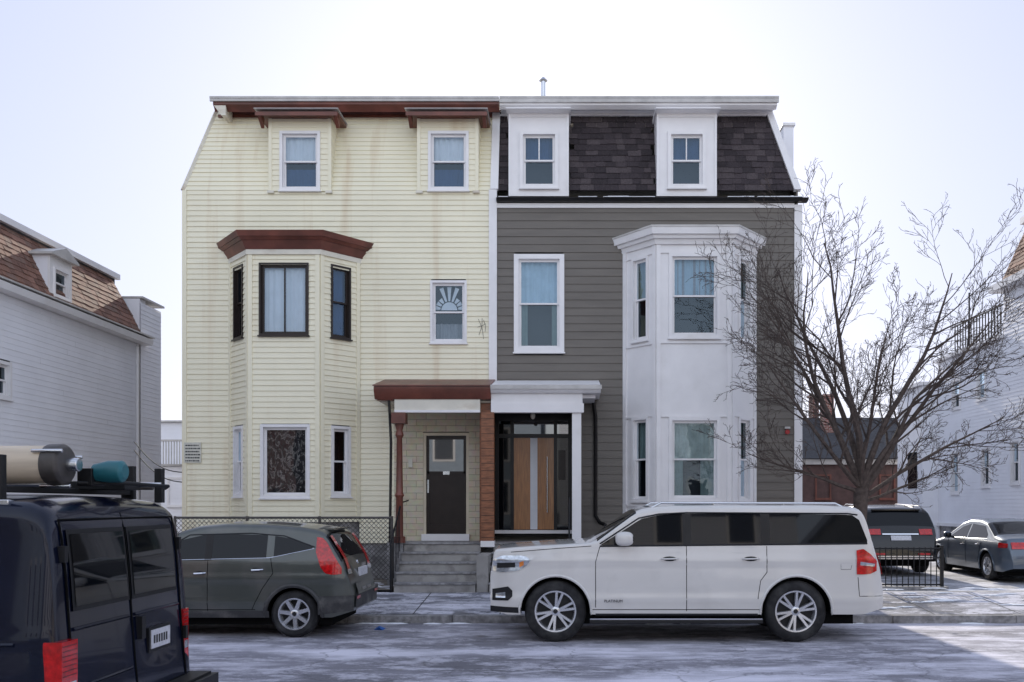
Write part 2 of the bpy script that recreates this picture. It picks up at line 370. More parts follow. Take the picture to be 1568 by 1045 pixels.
siding(w,pf1,b1[2],b1[3],zbb,zbt,.112,[(W1b[0]+.02,W1b[1]-.02,W1b[2]+.02,W1b[3]-.02),(W1a[0]+.02,W1a[1]-.02,W1a[2]+.02,W1a[3]-.02)],'yellow_siding')
su0,su1=bl1*.26,bl1*.76
hs=[(su0+.02,su1-.02,sz(519,19.05)+.02,sz(408,19.05)-.02),(su0+.02,su1-.02,sz(761,19.05)+.02,sz(653,19.05)-.02)]
siding(w,pl1,0,bl1,zbb,zbt,.112,hs,'yellow_siding'); siding(w,pr1,0,bl1,zbb,zbt,.112,hs,'yellow_siding')
w.done('siding',yh)
w=MB()
w.prism([(b1[0]+.03,FY+.02),(b1[2]+.01,YB+.03),(b1[3]-.01,YB+.03),(b1[1]-.03,FY+.02)],0,zbb,'granite','z')
w.box(XL+.02,XM,FY+.03,FY+.3,0,sz(832),'granite')
w.box(XL,XM,FY+.5,31,0,ZM,'sheathing'); w.box(XL,XL+.04,FY+.005,FY+.5,0,ZM,'sheathing')
tx=sx(333,YT)
w.mesh([(XL,FY+.5,ZM),(XM,FY+.5,ZM),(XM,31,ZM),(XL,31,ZM),(tx,YT+.5,ZT),(XM,YT+.5,ZT),(XM,30.4,ZT),(tx,30.4,ZT)],[(0,1,5,4),(1,2,6,5),(2,3,7,6),(3,0,4,7),(4,5,6,7)],'sheathing')
w.mesh([(XL,FY,ZM),(XL,FY+.5,ZM),(tx,YT+.5,ZT),(tx,YT,ZT)],[(0,1,2,3)],'yellow_siding')
w.done('shell',yh)
w=MB()
w.box(XL-.035,XL+.06,FY-.03,FY+.06,sz(840),ZM,'yellow_siding')
A=Vector((XL-.03,FY-.01,ZM)); B=Vector((tx-.03,YT-.01,ZT)); w.tube([A,B],.045,'old_trim',4)
for pl,u in ((pf1,b1[2]),(pf1,b1[3]-.09)): w.obox(pl,u,u+.09,zbb,zbt,.0,.030,'yellow_siding')
for pl,u in ((pl1,0),(pl1,bl1-.085),(pr1,0),(pr1,bl1-.085)): w.obox(pl,u,u+.085,zbb,zbt,.0,.028,'yellow_siding')
xd0,xd1=sx(749),sx(761)
w.box(xd0,xd1,FY-.06,FY+.05,sz(592),ZM,'white_trim')
w.obox(MANS,sx(751),sx(763),0,LM,-.02,.06,'white_trim')
yc=19.5
w.prism([(yc,sz(152,yc)),(YT+.4,sz(152,yc)),(YT+.4,sz(178,YT)),(YT-.06,sz(178,YT)),(YT-.1,sz(170,YT)),(yc+.12,sz(168,yc)),(yc+.06,sz(163,yc)),(yc,sz(160,yc))],sx(326,yc),sx(764,yc),'brown_trim','x')
w.box(sx(322,yc),sx(764,yc),yc-.05,YT+.5,sz(152,yc)+.002,sz(149,yc),'gutter_gray')
w.box(sx(322,yc),sx(764,yc),yc-.04,yc-.003,sz(156,yc),sz(152,yc),'gutter_gray')
w.box(sx(336,YT),XM-.07,YT-.09,YT,sz(178,YT)-.06,sz(178,YT)-.003,'brown_trim')
w.prism([(sx(326,yc),sz(160,yc)),(sx(345,yc),sz(160,yc)),(sx(345,yc),sz(176,yc)),(sx(338,yc),sz(176,yc))],yc+.02,YT,'old_trim')
def polyring(mb,b,yf,grow,z0,z1,mat,top=None):
    g=grow; gt=top if top is not None else g
    def P(g): 
        k=g*.414; return [(b[0]-g*1.1,FY+.02),(b[2]-k-g*.1,yf-g),(b[3]+k+g*.1,yf-g),(b[1]+g*1.1,FY+.02)]
    lo=P(g);hi=P(gt); vs=[(x,y,z0) for x,y in lo]+[(x,y,z1) for x,y in hi]
    mb.mesh(vs,[(3,2,1,0),(4,5,6,7)]+[(i,(i+1)%4,4+(i+1)%4,4+i) for i in range(4)],mat)
zc=zbt
polyring(w,b1,YB,.05,zc-.10,zc-.001,'old_trim')
polyring(w,b1,YB,.06,zc,zc+.16,'brown_trim',.15)
polyring(w,b1,YB,.17,zc+.161,zc+.22,'brown_trim',.22)
polyring(w,b1,YB,.24,zc+.221,zc+.33,'brown_trim',.28)
polyring(w,b1,YB,.27,zc+.331,zc+.37,'asphalt_roof',-.2)
for (x0,x1,wx0,wx1) in ((d1[0],d1[1],sx(429),sx(491)),(d2[0],d2[1],sx(656),sx(718))):
    zb0=ZM-.02; zt0=sz(183); yd=FY-.02
    P=PL((0,yd,0),(1,0,0),(0,0,1),(0,-1,0))
    wz0,wz1=sz(293),sz(202)
    siding(w,P,x0,x1,zb0,zt0,.112,[(wx0+.02,wx1-.02,wz0+.02,wz1-.02)],'yellow_siding',.014)
    for xx in (x0,x1-.07): w.obox(P,xx,xx+.07,zb0,zt0,0,.024,'yellow_siding')
    for xx in (x0,x1):
        w.mesh([(xx,yd,zb0),(xx,yd,zt0),(xx,YT+.1,zt0),(xx,FY+.02,zb0)],[(0,1,2,3)],'yellow_siding')
        z=zb0+.1
        while z<zt0: 
            w.box(xx-.006,xx+.006,yd+.01,FY+(z-ZM)*.33+.03,z,z+.012,'yellow_siding'); z+=.112
    window(w,P,wx0,wx1,wz0,wz1,.06,cur=((0,1,.55,1,'curtain_white'),(0,1,0,.38,'curtain_reflection_blue')),depth=.34)
    w.obox(P,x0-.02,x0+.12,zb0-.05,zb0,0,.05,'old_trim'); w.obox(P,x1-.12,x1+.02,zb0-.05,zb0,0,.05,'old_trim')
    ys=FY-.32; a,b=x0-.19,x1+.2
    w.prism([(ys,sz(171,ys)),(YT,sz(171,ys)+.05),(YT,zt0),(ys+.1,zt0),(ys,sz(177,ys))],a,b,'brown_trim','x')
    w.box(a-.02,b+.02,ys-.03,YT,sz(171,ys)+.052,sz(171,ys)+.065,'gutter_gray')
    for q in (a+.03,b-.10): w.prism([(ys+.03,zt0-.0),(yd,zt0),(yd,zt0-.2),(ys+.12,zt0-.08)],q,q+.07,'brown_trim','x')
window(w,FRONT,*mid_win,.05)
cxm=(mid_win[0]+mid_win[1])/2; zm=(mid_win[2]+mid_win[3])/2+.06
pts=[FRONT.pt(cxm+.17*math.cos(t),zm+.17*math.sin(t),-.11) for t in [math.pi*i/16 for i in range(17)]]
w.face(pts,'curtain_white')
for i in range(9):
    t=math.pi*(i+.5)/9; c=(math.cos(t),math.sin(t)); n=(-c[1],c[0])
    r1=.50 if abs(c[0])<.5 else .30
    w.face([FRONT.pt(cxm+c[0]*.19+n[0]*.02,zm+c[1]*.19+n[1]*.02,-.112),FRONT.pt(cxm+c[0]*.19-n[0]*.02,zm+c[1]*.19-n[1]*.02,-.112),FRONT.pt(cxm+c[0]*r1-n[0]*.045,zm+c[1]*r1-n[1]*.045,-.112),FRONT.pt(cxm+c[0]*r1+n[0]*.045,zm+c[1]*r1+n[1]*.045,-.112)],'curtain_white')
curtain(w,FRONT,mid_win[0]+.1,mid_win[1]-.1,mid_win[2]+.1,zm-.28,-.2,'curtain_gray',.02)
window(w,pf1,*W1b,.035,cm='door_brown',sm='door_brown',rail=False,mull=True,cur=((0,.49,0,1,'curtain_white'),(.5,1,0,1,'curtain_white')))
window(w,pf1,*W1a,.06,rail=False,cur=((0,1,.0,1,'print_fabric'),))
for p in (pl1,pr1):
    window(w,p,su0,su1,sz(519,19.05),sz(408,19.05),.035,cm='door_brown',sm='door_brown',cur=((0,1,.0,1,'curtain_reflection_blue'),))
    window(w,p,su0,su1,sz(761,19.05),sz(653,19.05),.06,glass='window_glass_dark')
gx,gz=sx(737),sz(505)
for (a,b,c_,d_) in ((-.06,.22,.05,-.2),(-.08,.05,.09,.12),(.02,.24,-.05,-.12),(.05,.2,.08,-.05)):
    w.tube([(gx+a,FY-.020,gz+b),(gx+(a+c_)/2+.03,FY-.020,gz+(b+d_)/2),(gx+c_,FY-.020,gz+d_)],.0045,'scribble',4)
for dz in (0,.22):
    P=[]
    for i in range(13):
        t=i/12; P.append((-11.4+(XL-.05+11.4)*t,24.0+(FY+.4-24.0)*t,3.62-dz-1.2*t*(0.8)-.25*math.sin(math.pi*t)))
    w.tube(P,.012,'iron',5)
w.done('trim_and_windows',yh)
w=MB()
a,b,c,d=sx(283),sx(309),sz(709),sz(678); w.box(a,b,FY-.04,FY-.022,c,d,'sign_white')
for i in range(6):
    z=d-.05-i*.065; x=a+.03
    while x<b-.05:
        L=random.uniform(.015,.05); w.box(x,min(x+L,b-.02),FY-.043,FY-.0405,z-.028,z,'text_dark'); x+=L+.012
w.done('wall_sign',yh)

# ---- gray house
w=MB()
zg=sz(318); zgb=1.1
mw=(sx(787),sx(864),sz(540),sz(390))
siding(w,FRONT,XM+.0,XR-.02,zgb,zg,.168,[(b2[0]+.02,b2[1]-.02,-1,sz(375)),(mw[0]+.02,mw[1]-.02,mw[2]+.02,mw[3]-.02),(XM-.3,sx(878),-1,sz(626))],'gray_siding',.016)
w.done('siding',gh)
w=MB()
srr=(sx(1172,YT)-sx(1216))/LM
dg=[(sx(779),sx(871),sx(796),sx(855)),(sx(1005),sx(1097),sx(1022),sx(1080))]
shingles(w,MANS,lambda v:sx(763),lambda v:sx(1216)+srr*v,.0,LM-.02,.145,[(q[0]+.02,q[1]-.02,-.2,LM-.1) for q in dg],['dark_shingle_%d'%i for i in range(4)],.26)
w.done('mansard_roof',gh)
w=MB()
w.box(XM,XR,FY+.5,31,0,ZM,'sheathing'); w.box(XR-.03,XR,FY+.005,FY+.5,0,ZM,'gray_siding')
w.box(XM,XR,FY+.03,FY+.3,0,zgb,'concrete')
tr=sx(1172,YT)
w.mesh([(XM,FY+.5,ZM),(XR,FY+.5,ZM),(XR,31,ZM),(XM,31,ZM),(XM,YT+.5,ZT),(tr,YT+.5,ZT),(tr,30.4,ZT),(XM,30.4,ZT)],[(0,1,5,4),(1,2,6,5),(2,3,7,6),(3,0,4,7),(4,5,6,7)],'sheathing')
w.mesh([(XR,FY,ZM),(XR,FY+.5,ZM),(tr,YT+.5,ZT),(tr,YT,ZT)],[(0,1,2,3)],'dark_shingle_0')
w.done('shell',gh)
w=MB()
w.box(sx(1216),sx(1228),FY-.035,FY+.1,zgb,zg+.05,'white_trim')
w.box(XM,sx(1216)-.001,FY-.03,FY-.001,sz(319),sz(312),'white_trim')
w.prism([(FY-.20,sz(303,19.2)),(FY+.02,sz(301,19.3)),(FY+.02,sz(311)),(FY-.12,sz(311)),(FY-.19,sz(307))],sx(760,19.3),sx(1239,19.2),'black_trim','x')
w.mesh([MANS.pt(sx(1216),0,.05),MANS.pt(sx(1216)+.14,0,.05),MANS.pt(sx(1172,YT)+.14,LM,.05),MANS.pt(sx(1172,YT),LM,.05),
        MANS.pt(sx(1216),0,-.05),MANS.pt(sx(1216)+.14,0,-.05),MANS.pt(sx(1172,YT)+.14,LM,-.05),MANS.pt(sx(1172,YT),LM,-.05)],[(0,1,2,3),(7,6,5,4),(0,4,5,1),(1,5,6,2),(2,6,7,3),(3,7,4,0)],'white_trim')
x=sx(764)
while x<sx(1214):
    L=random.uniform(.05,.35); 
    if not any(q[0]-.05<x+L/2<q[1]+.05 for q in dg) and random.random()<.8: w.box(x,x+L,FY-.17,FY-.02,sz(302,19.25),sz(302,19.25)+random.uniform(.008,.022),'snow')
    x+=L
w.prism([(yc,sz(152,yc)),(YT+.4,sz(152,yc)),(YT+.4,sz(178,YT)),(YT-.06,sz(178,YT)),(YT-.08,sz(172,YT)),(yc+.1,sz(165,yc)),(yc,sz(161,yc))],sx(765,yc)+.002,sx(1190,yc),'white_trim','x')
w.box(sx(765,yc),sx(1192,yc),yc-.06,YT+.5,sz(152,yc)+.002,sz(149,yc),'gutter_gray')
w.box(sx(765,yc),sx(1192,yc),yc-.05,yc-.003,sz(158,yc),sz(152,yc),'gutter_gray')
w.box(XM+.02,sx(1172,YT),YT-.1,YT-.02,sz(178,YT)-.03,sz(178,YT)-.003,'white_trim')
w.box(sx(1192,21.5),sx(1207,21.5),21,22.2,9.3,sz(207,21.5),'white_siding'); w.box(sx(1190,21.5),sx(1209,21.5),20.95,22.25,sz(207,21.5)+.002,sz(205,21.5)+.03,'white_trim')
for (x0,x1,wx0,wx1) in dg:
    yd=FY-.04; P=PL((0,yd,0),(1,0,0),(0,0,1),(0,-1,0)); z0=sz(302);z1=sz(176); wz0,wz1=sz(290),sz(203)
    for q in ((x0,wx0,z0,z1),(wx1,x1,z0,z1),(wx0,wx1,z0,wz0),(wx0,wx1,wz1,z1)): w.obox(P,q[0],q[1],q[2],q[3],-.04,0,'white_trim')
    for xx in (x0,x1-.012): w.mesh([(xx,yd,z0),(xx,yd,z1),(xx,YT+.1,z1),(xx,FY+.02,z0),(xx+.012,yd,z0),(xx+.012,yd,z1),(xx+.012,YT+.1,z1),(xx+.012,FY+.02,z0)],[(0,1,2,3),(4,5,6,7)],'white_trim')
    for q in ((x0,x0+.05,z0,z1),(x1-.05,x1,z0,z1),(x0+.051,x1-.051,z0,z0+.09),(x0+.051,x1-.051,z1-.07,z1)): w.obox(P,*q,.001,.022,'white_trim')
    window(w,P,wx0,wx1,wz0,wz1,.07,cur=((0,1,.5,1,'curtain_reflection_blue'),),mull='top',proud=.05,depth=.34)  # blue sheet paints the reflected sky behind the upper sash
    w.prism([(FY-.30,z1+.03),(YT+.1,z1+.12),(YT+.1,z1),(FY-.22,z1),(FY-.3,z1+.005)],x0-.04,x1+.04,'white_trim','x')
window(w,FRONT,*mw,.10,cur=((0,1,.5,1,'sky_reflection'),(0,.2,0,.5,'shade_green'),(.82,1,0,.5,'shade_green')),proud=.045)
zt2=sz(375,YB); z0b=.5
def panelled(pl,u0,u1,wu0,wu1,wins):
    z=z0b
    for (a,b) in wins:
        w.obox(pl,u0,u1,z,a,-.03,0,'white_trim'); w.obox(pl,u0,wu0,a,b,-.03,0,'white_trim'); w.obox(pl,wu1,u1,a,b,-.03,0,'white_trim'); z=b
    w.obox(pl,u0,u1,z,zt2,-.03,0,'white_trim')
    for q in (u0,u1-.09): w.obox(pl,q,q+.09,z0b,zt2,.001,.030,'white_trim')
    for (a,b) in wins: w.obox(pl,u0+.091,u1-.091,a-.14,a-.10,.001,.030,'white_trim'); w.obox(pl,u0+.091,u1-.091,b+.03,b+.06,.001,.028,'white_trim')
f2=(sx(1024,YB),sx(1103,YB)); wb=(sz(518,YB),sz(388,YB)); wa=(sz(768,YB),sz(639,YB))
panelled(pf2,b2[2],b2[3],f2[0]+.03,f2[1]-.03,[(wa[0]+.03,wa[1]-.03),(wb[0]+.03,wb[1]-.03)])
s0,s1=bl2*.27,bl2*.77; wb2=(sz(523,19.05),sz(395,19.05)); wa2=(sz(768,19.05),sz(640,19.05))
for p in (pl2,pr2): panelled(p,0,bl2,s0+.03,s1-.03,[(wa2[0]+.03,wa2[1]-.03),(wb2[0]+.03,wb2[1]-.03)])
window(w,pf2,f2[0],f2[1],wb[0],wb[1],.07,blind=.5,cur=((0,1,.5,1,'sky_reflection'),)); window(w,pf2,f2[0],f2[1],wa[0],wa[1],.07,cur=((0,1,.50,1,'tree_reflection_pale'),(0,.25,0,.5,'shade_green'),(.66,1,0,.5,'shade_green')))
for p in (pl2,pr2):
    window(w,p,s0,s1,wb2[0],wb2[1],.05,cur=((0,1,.5,1,'shade_green'),)); window(w,p,s0,s1,wa2[0],wa2[1],.05,cur=((0,1,.5,1,'shade_green'),))
polyring(w,b2,YB,.05,zt2,zt2+.10,'white_trim',.08); polyring(w,b2,YB,.13,zt2+.101,zt2+.17,'white_trim',.15); polyring(w,b2,YB,.20,zt2+.171,zt2+.30,'white_trim',.23); polyring(w,b2,YB,.24,zt2+.301,zt2+.34,'gutter_gray',.24); polyring(w,b2,YB,.23,zt2+.341,zt2+.40,'gutter_gray',-.25)
dx=sx(912,19.3)
w.tube([(dx-.06,FY-.12,sz(610)),(dx,FY-.07,sz(640)),(dx,FY-.07,sz(790)),(dx+.08,FY-.15,sz(800)),(dx+.2,FY-.3,sz(804))],.04,'black_trim',8)
w.tube([(sx(1205),FY-.06,sz(662)),(sx(1205),FY-.02,sz(662))],.05,'red_small',12); w.box(sx(1201),sx(1209),FY-.07,FY-.015,sz(657),sz(654),'gutter_gray')
vx=sx(832,21); w.tube([(vx,21,10.2),(vx,21,sz(124,21))],.05,'steel',10); w.tube([(vx,21,sz(124,21)),(vx,21,sz(119,21))],[.10,.03],'steel',10); w.tube([(sx(815,21),21.2,10.2),(sx(815,21),21.2,sz(146,21))],.04,'gutter_gray',8)
w.done('trim_and_windows',gh)

# ---- porch
w=MB(); YP=18.15
x0,xm_,x1=sx(572,YP),sx(751,YP),sx(920,YP); zt=sz(592,YP)
w.prism([(YP,zt),(FY,sz(585)),(FY,zt-.24),(YP+.1,zt-.24),(YP,zt-.07)],x0,xm_,'brown_trim','x')
w.prism([(YP-.02,zt+.005),(FY-.03,sz(585)+.02),(FY-.03,sz(585)+.05),(YP-.02,zt+.03)],x0-.02,xm_,'brown_trim','x')
w.prism([(YP+.04,zt-.1),(YP+.3,zt-.1),(YP+.3,zt-.26),(YP+.12,zt-.26)],x0+.05,x0+.35,'brown_trim','x')
yb0,yb1=YP+.12,YP+.28; zb1=zt-.242; zb0=sz(632,YP+.12)
w.box(sx(604,yb0),sx(735,yb0),yb0,yb1,zb0,zb1,'old_trim'); w.box(sx(604,yb0),sx(735,yb0),yb0-.02,yb0-.001,zb0,zb0+.05,'white_trim')
w.box(x0+.1,xm_,yb1,FY,zb1-.05,zb1-.01,'old_trim')
px_=sx(611,18.3); zl=1.2
prof=[(.0,.12),(.12,.12),(.13,.075),(.9,.07),(.95,.095),(1.0,.07),(2.1,.055),(2.15,.085),(2.25,.06),(2.4,.10),(2.45,.11),(zb0-zl-.0,.12)]
w.tube([(px_,18.35,zl+a) for a,_ in prof],[b for _,b in prof],'brown_trim',14)
w.box(px_-.14,px_+.14,18.21,18.49,zb0-.22,zb0-.001,'brown_trim')
w.tube([(px_-.2,18.3,zt-.25),(px_-.17,18.35,3.2),(px_-.2,18.35,.4)],.028,'black_trim',8)
tw0,tw1=sx(604),sx(737)
w.box(tw0,sx(648),FY-.01,FY+.1,1.15,zb1,'tile_wall'); w.box(sx(718),tw1,FY-.01,FY+.1,1.15,zb1,'tile_wall'); w.box(sx(648)+.001,sx(718)-.001,FY-.01,FY+.1,sz(662),zb1,'tile_wall')
D=PL((0,FY+.06,0),(1,0,0),(0,0,1),(0,-1,0))
da,db,dc,dd=sx(648),sx(718),sz(818),sz(663)
w.obox(D,da,da+.06,dc,dd,0,.05,'beige_wall');w.obox(D,db-.06,db,dc,dd,0,.05,'beige_wall');w.obox(D,da+.06,db-.06,dd-.06,dd,0,.05,'beige_wall')
w.obox(D,da+.06,db-.06,dc,dd-.06,-.05,0,'door_brown')
w.obox(D,da+.12,db-.12,sz(722),dd-.14,0.001,.006,'door_glass'); 
for q in ((da+.08,db-.08,dd-.13,dd-.08),(da+.08,db-.08,sz(726),sz(722)),(da+.08,da+.12,dc+.2,dd-.13),(db-.12,db-.08,dc+.2,dd-.13),(da+.08,db-.08,dc+.05,dc+.2)): w.obox(D,*q,.001,.02,'door_brown')
w.obox(D,da+.09,da+.12,sz(755),sz(735),.021,.06,'steel'); w.box(da-.02,db+.02,FY-.12,FY+.1,sz(828),dc,'white_trim')
w.obox(D,(da+db)/2-.07,(da+db)/2+.07,sz(727),sz(722),.021,.025,'steel')
w.box(sx(626),sx(632),FY-.05,FY-.011,sz(716),sz(704),'sign_white')
w.box(sx(737,18.2),sx(756,18.2),18.2,18.45,1.24,zb0+.0,'wood_post'); w.box(sx(736,18.2),sx(757,18.2),18.18,18.47,1.12,1.239,'white_trim')
w.box(sx(741),sx(757),18.451,FY,1.2,zb1-.06,'wood_post')
for i in range(17):
    z=1.3+i*.148; w.box(sx(737,18.2)-.003,sx(756,18.2)+.003,18.197,18.44,z,z+.010,'door_brown')
w.done('porch',yh)
w=MB()
w.prism([(YP,zt+.02),(FY,sz(583)),(FY,zt-.12),(YP+.06,zt-.12),(YP,zt-.06)],xm_+.002,x1,'white_trim','x')
w.box(xm_+.002,x1+.02,YP-.03,YP-.001,zt-.05,zt+.03,'gutter_gray')
w.box(xm_+.002,sx(892,yb0),yb0,yb1,zb0,zt-.121,'white_trim'); w.box(xm_+.002,sx(894,yb0),yb0-.02,yb0-.001,zb0+.0,zb0+.18,'white_trim')
w.box(xm_,x1-.1,yb1,FY,zt-.20,zt-.13,'white_trim')
w.box(sx(876,18.3),sx(890,18.3),18.3,18.5,1.2,zb0,'white_trim'); w.box(sx(876,18.3)+.05,sx(890,18.3)-.03,18.501,FY,1.2,zb1,'black_trim')
E=PL((0,FY+.22,0),(1,0,0),(0,0,1),(0,-1,0)); S=(FY+.22)
ex=lambda p:sx(p,S); ez=lambda p:sz(p,S)
w.obox(E,ex(752),ex(882),ez(822),ez(636)+.3,-.12,-.06,'black_trim')
w.face([(ex(753),FY,1.2),(ex(753),S+.1,1.2),(ex(753),S+.1,4.1),(ex(753),FY,4.1)],'black_trim'); w.box(ex(878),ex(878)+.05,FY,S+.1,1.2,4.1,'black_trim')
for q in ((758,764,812,640),(782,787,812,640),(848,853,812,640),(870,876,812,640)): w.obox(E,ex(q[0]),ex(q[1]),ez(q[2]),ez(q[3]),-.06,.04,'black_trim')
w.obox(E,ex(757),ex(877),ez(671),ez(665),-.055,.045,'black_trim'); w.obox(E,ex(757),ex(877),ez(645),ez(638),-.055,.045,'black_trim')
w.face([E.pt(ex(787),ez(666),0),E.pt(ex(870),ez(666),0),E.pt(ex(870),ez(644),0),E.pt(ex(787),ez(644),0)],'door_glass')
w.face([E.pt(ex(764),ez(812),0),E.pt(ex(782),ez(812),0),E.pt(ex(782),ez(644),0),E.pt(ex(764),ez(644),0)],'car_glass')
w.face([E.pt(ex(853),ez(812),0),E.pt(ex(870),ez(812),0),E.pt(ex(870),ez(671),0),E.pt(ex(853),ez(671),0)],'car_glass')
w.obox(E,ex(787),ex(812),ez(811),ez(671),-.02,.02,'wood_door'); w.obox(E,ex(823),ex(848),ez(811),ez(671),-.02,.02,'wood_door'); w.obox(E,ex(812),ex(823),ez(811),ez(671),-.02,.005,'curtain_white')
w.tube([E.pt(ex(838),ez(785),.07),E.pt(ex(838),ez(700),.07)],.017,'steel',10)
for q in (778,707): w.tube([E.pt(ex(838),ez(q),.07),E.pt(ex(838),ez(q),.02)],.01,'steel',6)
w.obox(E,ex(757),ex(877),ez(817),ez(812),-.05,.15,'white_trim')
w.ellip((sx(816,18.8),18.8,zb1-.28),(.05,.05,.07),'sign_white',1,12,8)
w.box(sx(855,S),sx(866,S),S-.03,S-.001,ez(735),ez(690),'door_brown')
w.done('porch',gh)
w=MB(); n=5; z0s=.3; rise=.18; tread=.27; ys=17.3
def stair(w,x0,x1):
    for i in range(n):
        w.box(x0,x1,ys+i*tread,FY+.02 if i==n-1 else ys+(i+1)*tread+.02,.05+(i*.001),z0s+(i+1)*rise-.035,'concrete')
        w.box(x0-.01,x1+.01,ys+i*tread-.025,(FY-.1 if i==n-1 else ys+(i+1)*tread-.002),z0s+(i+1)*rise-.034,z0s+(i+1)*rise,'granite')
stair(w,-3.3,-1.76)
w.box(-3.62,-3.31,18.3,FY,.05,1.2,'granite')
for xx in (-3.36,):
    w.tube([(xx,ys-.05,1.2),(xx,ys+1.1,2.0),(xx,FY-.2,2.05)],.018,'iron',8)
    for k in range(8):
        t=k/7; y=ys+1.08*t; w.tube([(xx,y,.3+.85*t),(xx,y,1.2+.8*t)],.009 if 0<k<7 else .02,'iron',6)
w.done('concrete_steps',yh,bevel=.008)
w=MB(); stair(w,-1.5,.05)
w.box(-1.74,-1.52,17.35,FY,.05,1.0,'concrete'); w.box(.06,.26,18.3,FY,.05,1.2,'concrete')
for k in (0,1):
    w.tube([(.02,17.4+k*.9,.4+k*.7),(.02,17.4+k*.9,1.5+k*.6)],.018,'iron',8)
w.tube([(.02,17.4,1.5),(.02,18.3,2.1),(.02,18.4,1.2)],.018,'iron',8)
w.done('concrete_steps',gh,bevel=.008)

# ================================================================ ground
w=MB()
w.face([(-300,-200,-.02),(300,-200,-.02),(300,600,-.02),(-300,600,-.02)],'soil'); w.done('ground')
w=MB()
w.face([(-80,5.1,0),(80,5.1,0),(80,15.1,0),(-80,15.1,0)],'asphalt'); w.done('street')
w=MB()
w.face([(-80,15.25,.13),(80,15.25,.13),(80,17.35,.30),(-80,17.35,.30)],'paving')
x=-20
while x<20:
    w.face([(x,15.26,.1345),(x+.018,15.26,.1345),(x+.018,17.34,.3035),(x,17.34,.3035)],'text_dark'); x+=1.45
w.face([(-80,16.2,.2105),(80,16.2,.2105),(80,16.215,.2118),(-80,16.215,.2118)],'text_dark')
w.done('sidewalk')
w=MB(); x=-40
while x<40:
    L=random.uniform(1.6,2.2); w.box(x+.004,x+L-.004,15.1+random.uniform(-.008,.008),15.249,-.05,.131+random.uniform(-.004,.004),'granite'); x+=L
w.done('kerb',bevel=.01)
w=MB(); w.face([(-80,1.5,.13),(80,1.5,.13),(80,4.95,.13),(-80,4.95,.13)],'paving'); w.done('opposite_sidewalk')
w=MB(); w.box(-80,80,4.951,5.1,-.05,.134,'granite'); w.done('kerb')
w=MB(); w.face([(XL-5,17.36,.34),(-3.4,17.36,.34),(-3.4,FY,.40),(XL-5,FY,.40)],'soil'); w.done('front_yard')
w=MB(); w.face([(.3,17.36,.30),(5.2,17.36,.30),(5.2,FY,.30),(.3,FY,.30)],'paving'); w.done('front_paving')
w=MB(); w.mesh([(5.2,17.36,.3),(60,17.36,.3),(60,20,.12),(5.2,20,.12),(60,60,.9),(5.2,60,.9)],[(0,1,2,3),(3,2,4,5)],'lot_asphalt'); w.done('parking_lot')
w=MB(); w.box(XL-.6,-3.66,17.4,17.62,.0,.45,'granite'); w.done('low_stone_wall',bevel=.01)
w=MB(); yf=17.7; fx0,fx1=sx(268,yf),sx(600,yf); fz0,fz1=.5,sz(793,yf)
w.tube([(fx0,yf,fz1),(fx1,yf,fz1)],.022,'galv',8)
for px in (fx0,fx0+(fx1-fx0)/3,fx0+(fx1-fx0)*2/3,fx1): w.tube([(px,yf,.3),(px,yf,fz1+.03)],.028,'galv',8)
H=fz1-fz0; s=.09; k=fx0-H
while k<fx1:
    for sg in (1,-1):
        a0,b0=k,k+H
        if sg==1: p,q=(a0,fz0),(b0,fz1)
        else: p,q=(b0,fz0),(a0,fz1)
        def clip(p,q):
            (xa,za),(xb,zb_)=p,q
            t0,t1=0,1
            dxx=xb-xa
            ta=(fx0-xa)/dxx; tb=(fx1-xa)/dxx
            lo,hi=min(ta,tb),max(ta,tb); t0=max(t0,lo); t1=min(t1,hi)
            if t0>=t1: return None
            return (xa+dxx*t0,za+(zb_-za)*t0),(xa+dxx*t1,za+(zb_-za)*t1)
        c=clip(p,q)
        if c: w.tube([(c[0][0],yf-.01*sg,c[0][1]),(c[1][0],yf-.01*sg,c[1][1])],.0055,'galv',3,False)
    k+=s
w.done('chain_link_fence')
w=MB()
def ironfence(w,p,q,h,z):
    p=Vector(p);q=Vector(q);L=(q-p).length;d=(q-p)/L;k=0
    w.tube([(p.x,p.y,z+h),(q.x,q.y,z+h)],.02,'iron',6);w.tube([(p.x,p.y,z+.12),(q.x,q.y,z+.12)],.018,'iron',6);w.tube([(p.x,p.y,z+h*.78),(q.x,q.y,z+h*.78)],.012,'iron',6)
    while k<=L:
        a=p+d*k; w.tube([(a.x,a.y,z),(a.x,a.y,z+h+.03)],.011,'iron',5); k+=.115
    for e in (p,q): w.box(e.x-.03,e.x+.03,e.y-.03,e.y+.03,z-.05,z+h+.06,'iron')
ironfence(w,(6.0,18.6),(7.6,18.6),.85,.22)
w.box(5.9,7.7,18.5,18.7,.1,.30,'granite')
w.done('iron_fence')
w=MB()
def patch(cx,cy,z,r,h):
    n=14; vs=[(cx,cy,z+h)]; rr=[r*random.uniform(.4,1.25) for _ in range(n)]
    for f,hh in ((.5,h*.8),(1,.0)):
        for k in range(n):
            t=2*math.pi*k/n; vs.append((cx+rr[k]*f*1.6*math.cos(t),cy+rr[k]*f*.5*math.sin(t),z+hh+.002))
    fs=[(0,1+k,1+(k+1)%n) for k in range(n)]+[(1+k,1+n+k,1+n+(k+1)%n,1+(k+1)%n) for k in range(n)]
    w.mesh(vs,fs,'snow',True)
for i in range(40):
    x=random.uniform(4.8,10); y=random.uniform(15.4,18.2); patch(x,y,.13+max(0,(min(y,17.35)-15.25)*.081),random.uniform(.06,.2),.02)
for i in range(30):
    x=random.uniform(-7,10); y=random.uniform(14.98,15.06); patch(x,y,0,random.uniform(.05,.16),.02)
